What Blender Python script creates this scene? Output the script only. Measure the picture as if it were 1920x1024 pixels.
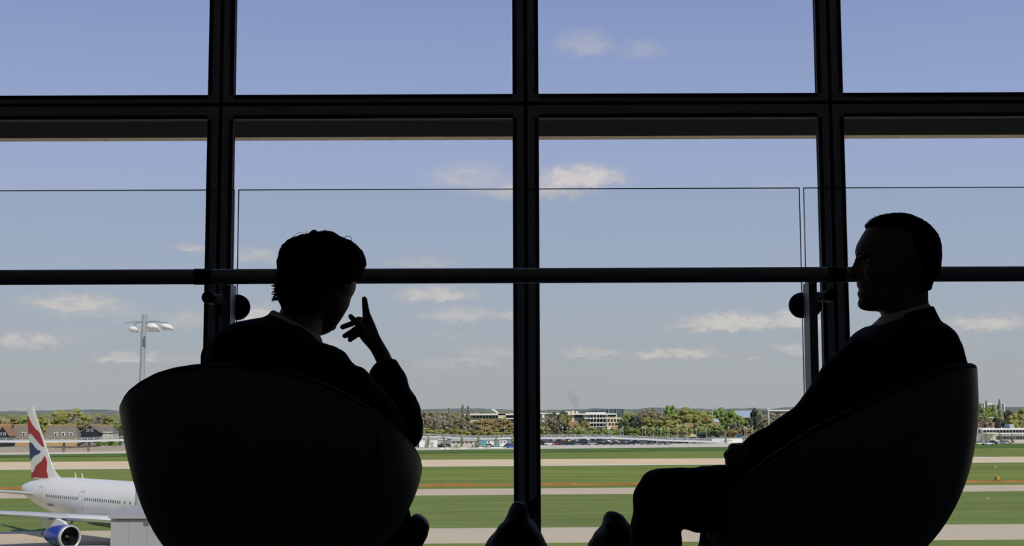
import bpy, bmesh, math, random
from mathutils import Vector, Matrix, noise as mnoise
import numpy as np

# ------------------------------------------------------------------ scene, camera, sky, sun
for o in list(bpy.data.objects):
    bpy.data.objects.remove(o, do_unlink=True)
scene = bpy.context.scene
COL = scene.collection
FPX = 2555.0                      # focal length in pixels of the 1920x1024 frame
CAM = Vector((0, 0, 0.75))        # eye height above the lounge floor (z = 0)
PITCH = math.atan(256 / FPX)
ROLL = math.radians(0.2)
FWD = Vector((0, math.cos(PITCH), math.sin(PITCH)))
_u0 = Vector((0, -math.sin(PITCH), math.cos(PITCH)))
_r0 = Vector((1, 0, 0))
RIGHT = _r0 * math.cos(ROLL) - _u0 * math.sin(ROLL)
UP = _r0 * math.sin(ROLL) + _u0 * math.cos(ROLL)

cam_data = bpy.data.cameras.new('camera')
cam_data.sensor_width = 36.0
cam_data.lens = FPX * 36.0 / 1920.0
cam_data.clip_start = 0.05
cam_data.clip_end = 20000
cam = bpy.data.objects.new('camera', cam_data)
COL.objects.link(cam)
cam.matrix_world = Matrix(((RIGHT.x, UP.x, -FWD.x, CAM.x), (RIGHT.y, UP.y, -FWD.y, CAM.y),
                           (RIGHT.z, UP.z, -FWD.z, CAM.z), (0, 0, 0, 1)))
scene.camera = cam
scene.view_settings.view_transform = 'Standard'
scene.view_settings.look = 'None'
scene.view_settings.gamma = 1.0
scene.view_settings.exposure = 0.0
scene.view_settings.use_curve_mapping = False

def ray(px, py):
    return FWD * FPX + RIGHT * (px - 960) + UP * (512 - py)
def P(px, py, d):
    """the point of the place seen at a pixel, on the plane y = d"""
    r = ray(px, py)
    return CAM + r * (d / r.y)

def lin(r, g, b):
    f = lambda c: ((c / 255 + 0.055) / 1.055) ** 2.4 if c > 10 else c / 255 / 12.92
    return (f(r), f(g), f(b), 1.0)

# ---- sky: gradient by height above the horizon with drifting low cumulus
world = bpy.data.worlds.new('spring_sky')
scene.world = world
world.use_nodes = True
wt = world.node_tree
for n in list(wt.nodes):
    wt.nodes.remove(n)
def wn(kind, **kw):
    n = wt.nodes.new(kind)
    for k, v in kw.items():
        setattr(n, k, v)
    return n
def wmath(op, a, b=None, c=None, clamp=False):
    n = wn('ShaderNodeMath', operation=op, use_clamp=clamp)
    for i, v in enumerate((a, b, c)):
        if v is None:
            continue
        if isinstance(v, (int, float)):
            n.inputs[i].default_value = v
        else:
            wt.links.new(v, n.inputs[i])
    return n.outputs[0]
tc = wn('ShaderNodeTexCoord')
sep = wn('ShaderNodeSeparateXYZ')
wt.links.new(tc.outputs['Generated'], sep.inputs[0])
az = wmath('ARCTAN2', sep.outputs[0], sep.outputs[1])
el = wmath('ARCSINE', sep.outputs[2])
cmb = wn('ShaderNodeCombineXYZ')
wt.links.new(az, cmb.inputs[0]); wt.links.new(el, cmb.inputs[1])
def wnoise(scale_xyz, scale, detail, rough):
    mp = wn('ShaderNodeVectorMath', operation='MULTIPLY')
    wt.links.new(cmb.outputs[0], mp.inputs[0]); mp.inputs[1].default_value = scale_xyz
    nz = wn('ShaderNodeTexNoise')
    nz.inputs['Scale'].default_value = scale
    nz.inputs['Detail'].default_value = detail
    nz.inputs['Roughness'].default_value = rough
    wt.links.new(mp.outputs[0], nz.inputs['Vector'])
    return nz
ramp = wn('ShaderNodeValToRGB')
wt.links.new(wmath('MULTIPLY', el, 1 / (math.pi / 2)), ramp.inputs[0])
er = ramp.color_ramp
stops = [(-0.02, (178, 180, 183)), (0.0, (178, 180, 183)), (0.02, (178, 182, 188)), (0.045, (175, 184, 199)),
         (0.08, (167, 180, 206)), (0.125, (156, 172, 208)), (0.16, (146, 163, 204)), (0.19, (136, 154, 198)), (0.35, (106, 130, 184)), (1.0, (70, 100, 165))]
er.elements[0].position = 0.0; er.elements[0].color = lin(*stops[1][1])
er.elements[1].position = 1.0; er.elements[1].color = lin(*stops[-1][1])
for p, c in stops[2:-1]:
    e = er.elements.new(p); e.color = lin(*c)
# irregular cloud outlines: shift the lookup by noise
nzA = wnoise((1, 1.5, 1), 95.0, 7.0, 0.6)
sub = wn('ShaderNodeVectorMath', operation='SUBTRACT')
wt.links.new(nzA.outputs['Color'], sub.inputs[0]); sub.inputs[1].default_value = (0.5, 0.5, 0.5)
scl = wn('ShaderNodeVectorMath', operation='MULTIPLY')
wt.links.new(sub.outputs[0], scl.inputs[0]); scl.inputs[1].default_value = (0.034, 0.017, 0)
wrp = wn('ShaderNodeVectorMath', operation='ADD')
wt.links.new(cmb.outputs[0], wrp.inputs[0]); wt.links.new(scl.outputs[0], wrp.inputs[1])
CLOUDS = [  # direction of each cloud as seen from the lounge (px, py, half width, half height, density)
    (1095, 78, 62, 36, .42), (1205, 92, 48, 26, .32), (880, 326, 95, 36, .50), (1085, 328, 95, 32, .95), (1000, 352, 140, 30, .62),
    (1460, 350, 45, 12, .30), (360, 463, 32, 13, .55), (490, 476, 70, 18, .55), (785, 490, 90, 16, .45), (140, 566, 110, 24, .80),
    (190, 585, 120, 18, .45), (45, 640, 90, 20, .60), (345, 597, 60, 26, .60), (480, 588, 50, 24, .95), (815, 550, 95, 22, .80),
    (860, 588, 95, 22, .65), (950, 588, 40, 14, .70), (845, 625, 60, 14, .32), (925, 658, 95, 17, .50), (870, 676, 100, 14, .55),
    (1114, 600, 45, 12, .28), (1370, 602, 125, 24, .95), (1490, 598, 70, 26, .95), (1110, 660, 65, 16, .65), (1270, 662, 100, 16, .80),
    (1406, 671, 24, 10, .55), (1490, 653, 45, 16, .75), (240, 668, 80, 16, .70), (330, 672, 60, 14, .45), (1860, 602, 100, 24, .80),
    (1780, 610, 60, 20, .55), (820, 682, 60, 12, .45), (1010, 690, 90, 12, .25), (610, 560, 70, 16, .5), (1600, 520, 60, 10, .3),
    (1200, 700, 140, 10, .2), (560, 640, 90, 18, .6), (1700, 665, 90, 14, .55)]
field = None
for (cx, cy, hw, hh, dens) in CLOUDS:
    dv = ray(cx, cy).normalized()
    a0, e0 = math.atan2(dv.x, dv.y), math.asin(dv.z)
    s1 = wn('ShaderNodeVectorMath', operation='SUBTRACT')
    wt.links.new(wrp.outputs[0], s1.inputs[0]); s1.inputs[1].default_value = (a0, e0 - 0.25 * hh / FPX, 0)
    s2 = wn('ShaderNodeVectorMath', operation='MULTIPLY')
    wt.links.new(s1.outputs[0], s2.inputs[0]); s2.inputs[1].default_value = (FPX / hw, FPX / hh, 0)
    ln = wn('ShaderNodeVectorMath', operation='LENGTH')
    # clouds are flat below and heaped above
    s3 = wn('ShaderNodeVectorMath', operation='MULTIPLY')
    wt.links.new(s2.outputs[0], s3.inputs[0]); s3.inputs[1].default_value = (-1, -1.7, 0)
    s4 = wn('ShaderNodeVectorMath', operation='MAXIMUM')
    wt.links.new(s2.outputs[0], s4.inputs[0]); wt.links.new(s3.outputs[0], s4.inputs[1])
    wt.links.new(s4.outputs[0], ln.inputs[0])
    v = wmath('MULTIPLY', wmath('MULTIPLY', wmath('SUBTRACT', 1.22, ln.outputs['Value'], clamp=True), 1.25, clamp=True), dens)
    field = v if field is None else wmath('MAXIMUM', field, v)
# the same thin low cloud all round the horizon
nzB = wnoise((1, 4.5, 1), 7.0, 7.0, 0.58)
bandm = wmath('MULTIPLY', wmath('MULTIPLY', el, 28.0, clamp=True), wmath('SUBTRACT', 1.0, wmath('MULTIPLY', el, 4.5, clamp=True)))
gen = wmath('MULTIPLY', wmath('MULTIPLY', wmath('SUBTRACT', nzB.outputs[0], 0.54, clamp=True), 2.6, clamp=True), bandm)
nzC = wnoise((1, 2.2, 1), 75.0, 6.0, 0.6)
tot = wmath('MULTIPLY', wmath('ADD', field, gen), wmath('ADD', wmath('MULTIPLY', nzC.outputs[0], 1.3), 0.25))
alpha = wmath('MINIMUM', wmath('MULTIPLY', wmath('SUBTRACT', tot, 0.04, clamp=True), 1.2, clamp=True), 0.85)
ccol = wn('ShaderNodeMixRGB')
wt.links.new(wmath('MULTIPLY', tot, 1.1, clamp=True), ccol.inputs[0])
ccol.inputs[1].default_value = lin(178, 179, 188); ccol.inputs[2].default_value = lin(220, 212, 208)
mixs = wn('ShaderNodeMixRGB')
wt.links.new(alpha, mixs.inputs[0]); wt.links.new(ramp.outputs[0], mixs.inputs[1]); wt.links.new(ccol.outputs[0], mixs.inputs[2])
bg = wn('ShaderNodeBackground'); bg.inputs[1].default_value = 1.0
wt.links.new(mixs.outputs[0], bg.inputs[0])
wo = wn('ShaderNodeOutputWorld'); wt.links.new(bg.outputs[0], wo.inputs[0])

sun_d = bpy.data.lights.new('sun', 'SUN')
sun_d.energy = 3.3; sun_d.angle = math.radians(0.53); sun_d.color = (1.0, 0.93, 0.82)
sun = bpy.data.objects.new('sun', sun_d); COL.objects.link(sun)
sun.location = (40, -60, 80)
sun.rotation_euler = Vector((-0.42, 0.72, -0.80)).to_track_quat('-Z', 'Y').to_euler()

# ------------------------------------------------------------------ materials
MATS = {}
def mat(name, col, rough=0.7, metal=0.0, var=0.12, scale=6.0, coords='Object', spec=0.5, bump=0.0, rnd=0.0, coat=0.0):
    if name in MATS:
        return MATS[name]
    m = bpy.data.materials.new(name); m.use_nodes = True
    nt = m.node_tree; b = nt.nodes['Principled BSDF']
    if len(col) == 3:
        col = lin(*col)
    b.inputs['Roughness'].default_value = rough
    b.inputs['Metallic'].default_value = metal
    b.inputs['Specular IOR Level'].default_value = spec
    b.inputs['Coat Weight'].default_value = coat
    t = nt.nodes.new('ShaderNodeTexCoord'); nz = nt.nodes.new('ShaderNodeTexNoise')
    nz.inputs['Scale'].default_value = scale; nz.inputs['Detail'].default_value = 4
    nt.links.new(t.outputs[coords], nz.inputs['Vector'])
    mr = nt.nodes.new('ShaderNodeMapRange')
    mr.inputs[1].default_value = 0.25; mr.inputs[2].default_value = 0.75
    mr.inputs[3].default_value = 1 - var; mr.inputs[4].default_value = 1 + var
    nt.links.new(nz.outputs[0], mr.inputs[0])
    val = mr.outputs[0]
    if rnd:
        oi = nt.nodes.new('ShaderNodeObjectInfo'); m2 = nt.nodes.new('ShaderNodeMapRange')
        m2.inputs[3].default_value = 1 - rnd; m2.inputs[4].default_value = 1 + rnd
        nt.links.new(oi.outputs['Random'], m2.inputs[0])
        mm = nt.nodes.new('ShaderNodeMath'); mm.operation = 'MULTIPLY'
        nt.links.new(val, mm.inputs[0]); nt.links.new(m2.outputs[0], mm.inputs[1]); val = mm.outputs[0]
    mx = nt.nodes.new('ShaderNodeVectorMath'); mx.operation = 'SCALE'
    mx.inputs[0].default_value = col[:3]
    nt.links.new(val, mx.inputs['Scale']); nt.links.new(mx.outputs[0], b.inputs['Base Color'])
    if bump:
        bp = nt.nodes.new('ShaderNodeBump'); bp.inputs['Strength'].default_value = bump
        nt.links.new(nz.outputs[0], bp.inputs['Height']); nt.links.new(bp.outputs[0], b.inputs['Normal'])
    MATS[name] = m
    return m

def glass_mat(name, tint, refl):
    m = bpy.data.materials.new(name); m.use_nodes = True
    nt = m.node_tree
    for n in list(nt.nodes):
        nt.nodes.remove(n)
    tr = nt.nodes.new('ShaderNodeBsdfTransparent')
    nz = nt.nodes.new('ShaderNodeTexNoise'); nz.inputs['Scale'].default_value = 0.8
    t = nt.nodes.new('ShaderNodeTexCoord'); nt.links.new(t.outputs['Object'], nz.inputs['Vector'])
    mr = nt.nodes.new('ShaderNodeMapRange'); mr.inputs[3].default_value = 0.985; mr.inputs[4].default_value = 1.0
    nt.links.new(nz.outputs[0], mr.inputs[0])
    sc = nt.nodes.new('ShaderNodeVectorMath'); sc.operation = 'SCALE'; sc.inputs[0].default_value = tint
    nt.links.new(mr.outputs[0], sc.inputs['Scale']); nt.links.new(sc.outputs[0], tr.inputs[0])
    gl = nt.nodes.new('ShaderNodeBsdfGlossy'); gl.inputs['Roughness'].default_value = 0.02
    fr = nt.nodes.new('ShaderNodeFresnel'); fr.inputs[0].default_value = 1.0 + refl
    mx = nt.nodes.new('ShaderNodeMixShader')
    nt.links.new(fr.outputs[0], mx.inputs[0]); nt.links.new(tr.outputs[0], mx.inputs[1]); nt.links.new(gl.outputs[0], mx.inputs[2])
    o = nt.nodes.new('ShaderNodeOutputMaterial'); nt.links.new(mx.outputs[0], o.inputs[0])
    MATS[name] = m
    return m

# ------------------------------------------------------------------ mesh helpers
class MB:
    def __init__(self):
        self.v = []; self.f = []
    def add(self, vs, fs):
        k = len(self.v)
        self.v += [Vector(p) for p in vs]
        self.f += [tuple(i + k for i in q) for q in fs]
        return self
    def box(self, x0, x1, y0, y1, z0, z1, M=None):
        vs = [Vector(p) for p in ((x0, y0, z0), (x1, y0, z0), (x1, y1, z0), (x0, y1, z0), (x0, y0, z1), (x1, y0, z1), (x1, y1, z1), (x0, y1, z1))]
        if M is not None:
            vs = [M @ p for p in vs]
        return self.add(vs, [(0, 3, 2, 1), (4, 5, 6, 7), (0, 1, 5, 4), (1, 2, 6, 5), (2, 3, 7, 6), (3, 0, 4, 7)])
    def rings(self, rs, cap=True, closed=True):
        n = len(rs[0]); k = len(self.v)
        for r in rs:
            self.v += [Vector(p) for p in r]
        for i in range(len(rs) - 1):
            for j in range(n if closed else n - 1):
                a = k + i * n + j; b = k + i * n + (j + 1) % n
                self.f.append((a, b, b + n, a + n))
        if cap:
            self.f.append(tuple(reversed(range(k, k + n))))
            self.f.append(tuple(range(k + (len(rs) - 1) * n, k + len(rs) * n)))
        return self
    def tube(self, pts, rad, n=10):
        pts = [Vector(p) for p in pts]
        if isinstance(rad, (int, float)):
            rad = [rad] * len(pts)
        rs = []; prev = None
        for i, p in enumerate(pts):
            t = (pts[min(i + 1, len(pts) - 1)] - pts[max(i - 1, 0)]).normalized()
            if prev is None:
                a = t.orthogonal().normalized()
            else:
                a = (prev - t * prev.dot(t)).normalized()
            prev = a; b = t.cross(a)
            rs.append([p + (a * math.cos(2 * math.pi * j / n) + b * math.sin(2 * math.pi * j / n)) * rad[i] for j in range(n)])
        return self.rings(rs)
    def ball(self, c, r, n=10, m=7, s=(1, 1, 1)):
        c = Vector(c); rs = []
        for i in range(m):
            ph = -math.pi / 2 + math.pi * (i + 0.5) / m
            rs.append([c + Vector((r * s[0] * math.cos(ph) * math.cos(2 * math.pi * j / n), r * s[1] * math.cos(ph) * math.sin(2 * math.pi * j / n), r * s[2] * math.sin(ph))) for j in range(n)])
        return self.rings(rs)
    def caps(self, pts, rad, n=12):
        """tapered limb with rounded ends and joints"""
        self.tube(pts, rad, n)
        for p, r in zip(pts, rad):
            self.ball(p, r * 1.0, n, 8)
        return self
    def loft(self, rows, n=28, power=2.2):
        """each row: left edge px, right edge px, depth, half thickness in depth -> one rounded cross-section"""
        rs = []
        for (xl, yl, xr, yr, d, t) in rows:
            a = P(xl, yl, d); b = P(xr, yr, d)
            c = (a + b) / 2; h = (b - a) / 2
            r = []
            for j in range(n):
                q = 2 * math.pi * j / n
                cx, sy = math.cos(q), math.sin(q)
                r.append(c + h * (abs(cx) ** (2 / power)) * (1 if cx >= 0 else -1) + Vector((0, t, 0)) * (abs(sy) ** (2 / power)) * (1 if sy >= 0 else -1))
            rs.append(r)
        return self.rings(rs)
    def mesh(self, name):
        me = bpy.data.meshes.new(name)
        me.from_pydata([tuple(p) for p in self.v], [], self.f)
        me.validate()
        return me
    def build(self, name, m, parent=None, smooth=False, world_parent=False):
        me = self.mesh(name)
        bm = bmesh.new(); bm.from_mesh(me); bmesh.ops.recalc_face_normals(bm, faces=bm.faces); bm.to_mesh(me); bm.free()
        if smooth:
            me.polygons.foreach_set('use_smooth', [True] * len(me.polygons))
            if smooth != 'all':
                me.set_sharp_from_angle(angle=math.radians(40))
        me.materials.append(m)
        return link(name, me, parent)

def link(name, me, parent=None):
    o = bpy.data.objects.new(name, me); COL.objects.link(o)
    if parent is not None:
        o.parent = parent
        if parent.parent is None:
            o.matrix_parent_inverse = PINV.get(parent.name, Matrix.Identity(4))
        else:
            o.matrix_parent_inverse = Matrix.Identity(4)
    return o
PINV = {}
def thing(name, label, cat, loc=(0, 0, 0), group=None, world=True):
    """an Empty at the thing's base; with world=True its parts are given in world coordinates"""
    o = bpy.data.objects.new(name, None); COL.objects.link(o)
    o.empty_display_size = 0.1
    o.location = loc; o['label'] = label; o['category'] = cat
    if group:
        o['group'] = group
    if world:
        PINV[o.name] = Matrix.Translation(-Vector(loc))
    return o
def tag(o, label=None, cat=None, group=None, kind=None):
    for k, v in (('label', label), ('category', cat), ('group', group), ('kind', kind)):
        if v:
            o[k] = v
    return o
def struct(o, label, cat='structure'):
    o['kind'] = 'structure'; o['label'] = label; o['category'] = cat
    return o
def sstruct(name, label, cat, loc=(0, 0, 0)):
    o = thing(name, label, cat, loc); o['kind'] = 'structure'; return o
def remesh(mb, name, m, parent, voxel, smooth=2, jitter=None):
    """fuse the overlapping pieces into one continuous surface"""
    me = mb.mesh(name + '_src')
    tmp = bpy.data.objects.new('tmp', me); COL.objects.link(tmp)
    md = tmp.modifiers.new('r', 'REMESH'); md.mode = 'VOXEL'; md.voxel_size = voxel
    sm = tmp.modifiers.new('s', 'SMOOTH'); sm.factor = 0.5; sm.iterations = smooth
    dg = bpy.context.evaluated_depsgraph_get(); dg.update()
    out = bpy.data.meshes.new_from_object(tmp.evaluated_get(dg))
    bpy.data.objects.remove(tmp, do_unlink=True); bpy.data.meshes.remove(me)
    out.name = name
    if jitter:
        amp, sc = jitter
        n = len(out.vertices)
        co = np.empty(n * 3, np.float32); no = np.empty(n * 3, np.float32)
        out.vertices.foreach_get('co', co); out.vertices.foreach_get('normal', no)
        h = np.array([mnoise.fractal(Vector(co[3 * i:3 * i + 3].tolist()) * sc, 1.0, 2.0, 3) for i in range(n)], np.float32) * amp
        co += no * np.repeat(h, 3)
        out.vertices.foreach_set('co', co); out.update()
    out.polygons.foreach_set('use_smooth', [True] * len(out.polygons))
    out.materials.clear(); out.materials.append(m)
    return link(name, out, parent)
def ordinal(k):
    w = ['first', 'second', 'third', 'fourth', 'fifth', 'sixth', 'seventh', 'eighth', 'ninth', 'tenth', 'eleventh', 'twelfth', 'thirteenth',
         'fourteenth', 'fifteenth', 'sixteenth', 'seventeenth', 'eighteenth', 'nineteenth', 'twentieth']
    if k < 20:
        return w[k]
    t = ['twenty', 'thirty', 'forty', 'fifty', 'sixty'][(k + 1) // 10 - 2]
    r = (k + 1) % 10
    return {'twenty': 'twentieth', 'thirty': 'thirtieth', 'forty': 'fortieth', 'fifty': 'fiftieth', 'sixty': 'sixtieth'}[t] if r == 0 else t + '-' + w[r - 1]

frame_m = mat('dark_anodised_frame', (156, 160, 172), 0.5, 0.0, 0.06, 3)
groove_m = mat('black_gasket_and_shade', (12, 12, 13), 0.8, 0, 0.1, 20)
pane_m = glass_mat('window_glass', (0.985, 0.987, 0.99), 0.25)
bal_m = glass_mat('balustrade_glass', (0.966, 0.981, 0.970), 0.2)
steel_m = mat('brushed_dark_steel', (150, 153, 160), 0.34, 0.7, 0.08, 40)
post_m = mat('satin_steel_post', (120, 126, 134), 0.5, 0.6, 0.05, 20)
cap_m = mat('black_rubber_fitting', (16, 16, 18), 0.6, 0, 0.1, 20)
bracket_m = mat('cast_steel_bracket', (190, 190, 188), 0.4, 0.4, 0.05, 20)
carpet_m = mat('grey_carpet', (88, 88, 94), 0.95, 0, 0.25, 90, bump=0.2)
wall_m = mat('lounge_wall', (168, 166, 162), 0.8, 0, 0.06, 2)
ceil_m = mat('ceiling_paint', (160, 160, 160), 0.85, 0, 0.06, 2)

# ------------------------------------------------------------------ the lounge shell
WD = 6.7                         # window plane
XM = [P(402, 771, WD).x, P(988, 768, WD).x, P(1571, 766, WD).x]
SP = (XM[2] - XM[0]) / 2
XS = [XM[1] + k * SP for k in range(-3, 4)]
X0, X1 = XS[0], XS[-1]
ZT = P(960, 194, WD).z           # middle of the transom
ZC = 4.45
Y0 = -3.2
struct(MB().box(X0, X1, Y0, 6.9, -0.3, 0).build('floor', carpet_m), 'grey carpeted lounge floor below the armchairs', 'floor')
struct(MB().box(X0 - .2, X1 + .2, Y0 - .2, 7.0, ZC, ZC + .5).build('ceiling', ceil_m), 'plain ceiling of the lounge above the window wall', 'ceiling')
struct(MB().box(X0 - .2, X0, Y0, 6.95, -0.3, ZC).build('wall_left', wall_m), 'plain side wall at the left end of the lounge', 'wall')
struct(MB().box(X1, X1 + .2, Y0, 6.95, -0.3, ZC).build('wall_right', wall_m), 'plain side wall at the right end of the lounge', 'wall')
struct(MB().box(X0 - .2, X1 + .2, Y0 - .2, Y0, -0.3, ZC).build('wall_back', wall_m), 'plain rear wall of the lounge behind the viewer', 'wall')
# mullions: a recessed gasket line between two window frames
HW = 0.0095
for k, x in enumerate(XS):
    struct(MB().box(x - HW, x + HW, WD - .005 + .01, WD + .06, 0, ZC).build('trim_%d' % (k + 1), groove_m),
           '%s narrow black joint between neighbouring window frames, counted from the left' % ordinal(k), 'mullion joint')
struct(MB().box(X0, X1, WD + .012, WD + .05, ZT - .009, ZT + .009).build('trim_8', groove_m), 'black horizontal joint along the transom between upper and lower windows', 'transom joint')
NM = ['far left off the frame edge', 'left of the seated man with raised hand', 'centre-left behind the man with raised hand', 'centre-right between the two men',
      'right behind the short-haired man', 'far right off the frame edge']
def win_frame(win, xa, xb, za, zb, wl, wr, wb, wtop):
    y0, y1 = WD, WD + .045
    for nm, b in (('left_stile', (xa, xa + wl, za, zb)), ('right_stile', (xb - wr, xb, za, zb)), ('bottom_rail', (xa + wl, xb - wr, za, za + wb)), ('top_rail', (xa + wl, xb - wr, zb - wtop, zb))):
        m = MB()
        m.box(b[0], b[1], y0, y0 + .006, b[2], b[3])
        o = m.build(nm, frame_m, win)
        MB().box(b[0], b[1], y0 + .006, y1, b[2], b[3]).build('shaded_reveal_body', groove_m, o)  # added black backing: shade of the frame reveals put into the colour
        # raised glazing bead along the pane side of each member, its edge shade put into the black
        g = MB(); e = .006
        if nm == 'left_stile':
            g.box(b[1] - .02, b[1] - .004, y0 - e, y0, b[2] + wb, b[3] - wtop)
        elif nm == 'right_stile':
            g.box(b[0] + .004, b[0] + .02, y0 - e, y0, b[2] + wb, b[3] - wtop)
        elif nm == 'bottom_rail':
            g.box(b[0], b[1], y0 - e, y0, b[3] - .02, b[3] - .004)
        else:
            g.box(b[0], b[1], y0 - e, y0, b[2] + .004, b[2] + .02)
        g.build('glazing_bead', groove_m, o)
    MB().box(xa + wl - .01, xb - wr + .01, WD + .018, WD + .03, za + wb - .01, zb - wtop + .01).build('pane', pane_m, win)
wn_i = 1
for row in (0, 1):
    for k in range(6):
        xa, xb = XS[k] + HW, XS[k + 1] - HW
        if row == 0:
            za, zb = ZT + .009, ZC
            bt, tp = P(960, 176, WD).z - za, .06
            lb = 'upper dark-framed window pane above the transom, ' + NM[k]
        else:
            za, zb = 0.0, ZT - .009
            bt, tp = .06, zb - P(960, 222, WD).z
            lb = 'tall lower dark-framed window pane down to the floor, ' + NM[k]
        w = sstruct('window_%d' % wn_i, lb, 'window', ((xa + xb) / 2, WD, za)); wn_i += 1
        win_frame(w, xa, xb, za, zb, .056, .056, bt, tp)
# fixed sunshade blade outside the lower windows
SY0 = 6.822
kz = lambda y: P(960, y, 1.0).z - 0.75
SZ = P(960, 212, SY0).z
SY1 = SY0 * kz(212) / kz(256)
ss = thing('sunshade_blade', 'dark horizontal sunshade blade outside, just below the transom across all windows', 'sunshade', (0, 6.9, SZ))
shade_m = mat('dark_grey_sunshade', (36, 40, 50), 1.0, 0.0, 0.1, 4, spec=.05)
lip_m = mat('weathered_aluminium_lip', (232, 216, 200), 0.7, 0.0, 0.25, 30)
for k in range(6):
    MB().box(XS[k] + .0005, XS[k + 1] - .0005, SY0, SY1, SZ, SZ + .025).build('blade_panel', shade_m, ss)
MB().rings([[(x, SY1, SZ), (x, SY1 + .075, SZ - .004), (x, SY1 + .075, SZ + .04), (x, SY1, SZ + .04)] for x in (X0, X1)]).build('outer_lip', lip_m, ss)
for x in XS[1:-1]:
    for s in (-1, 1):
        c = Vector((x + s * .078, SY0 + .06, SZ))
        MB().add([c + Vector((0, -.05, 0)), c + Vector((s * .02, -.05, 0)), c + Vector((0, -.05, -.02)), c + Vector((0, .03, 0)), c + Vector((s * .02, .03, 0)), c + Vector((0, .03, -.02))],
                 [(0, 1, 2), (3, 5, 4), (0, 3, 4, 1), (1, 4, 5, 2), (2, 5, 3, 0)]).build('bracket', bracket_m, ss)

# ------------------------------------------------------------------ glass balustrade
GD, RD = 4.68, 4.42
gx = [P(440, 578, GD).x, P(1508, 571, GD).x]
gs = gx[1] - gx[0]
gxs = [gx[0] - gs, gx[0], gx[1], gx[1] + gs]
GT = P(960, 355, GD).z
hg = P(440 + 4.6, 578, GD).x - gx[0]
for k, lb in enumerate(('left clear glass balustrade panel beside the lamp mast, topped by the handrail gap', 'wide middle clear glass balustrade panel behind the man with raised hand',
                        'right clear glass balustrade panel behind the short-haired man')):
    t = thing('glass_balustrade', lb, 'glass panel', ((gxs[k] + gxs[k + 1]) / 2, GD, 0), 'glass balustrade panels')
    a, b = gxs[k] + hg, gxs[k + 1] - hg
    MB().box(a, b, GD - .005, GD + .005, .06, GT).build('glass_sheet', bal_m, t)
    e = .0010
    edge = mat('green_glass_edge', (58, 84, 84), 0.3, 0, 0.05, 10)
    for q in ((a, b, GT, GT + 2 * e), (a - 2 * e, a, .06, GT + 2 * e), (b, b + 2 * e, .06, GT + 2 * e)):
        MB().box(q[0], q[1], GD - .005, GD + .005, q[2], q[3]).build('polished_edge', edge, t)
    MB().box(a, b, GD - .02, GD + .02, 0, .07).build('base_shoe', steel_m, t)
RZ = P(960, 517, RD).z
rail = thing('handrail', 'round dark steel handrail running in front of the glass balustrade', 'handrail', (0, RD, RZ))
MB().tube([(gxs[0] - .5, RD, RZ), (gxs[3] + .5, RD, RZ)], .0250, 28).build('rail_tube', steel_m, rail, True)
PDy0, PDy1 = 4.54, 4.63
ZD = P(440, 577, GD).z
posts = []
for k, x in enumerate(gxs):
    lb = ['steel balustrade post off the left edge of the picture', 'steel balustrade post beside the left shoulder of the man with raised hand',
          'steel balustrade post in front of the short-haired man facing left', 'steel balustrade post off the right edge of the picture'][k]
    t = thing('balustrade_post', lb, 'post', (x, 4.6, 0), 'balustrade posts')
    MB().box(x - .0135, x + .0135, PDy0, PDy1, .012, RZ - .012).build('post_blade', post_m, t)
    MB().box(x - .06, x + .06, 4.5, 4.65, 0, .014).build('foot_plate', steel_m, t)
    out = -1 if x < 0.03 else 1
    MB().tube([(x, 4.60, RZ - .03), (x, 4.52, RZ - .012), (x, RD + .012, RZ - .004)], .011, 10).build('rail_arm', cap_m, t, True)
    MB().tube([(x + out * .05 - .03, RD, RZ), (x + out * .05 + .03, RD, RZ)], .0262, 28).build('rail_sleeve', cap_m, rail, True)
    for s in (-1, 1):
        MB().tube([(x + s * .012, GD - .022, ZD), (x + s * .012, GD - .007, ZD)], .044, 36).build('glass_clamp', cap_m, t, True)
    MB().tube([(x + s * .0, PDy0 + .03, ZD + .02), (x + out * .02, PDy0 + .01, ZD + .02), (x + out * .045, PDy0, ZD + .022)], [.013, .017, .012], 12).build('knuckle', bracket_m, t, True)
    MB().tube([(x + out * .055, PDy0 - .03, ZD + .022), (x + out * .055, PDy0 + .03, ZD + .022)], .021, 24).build('end_knob', cap_m, t, True)

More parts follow.
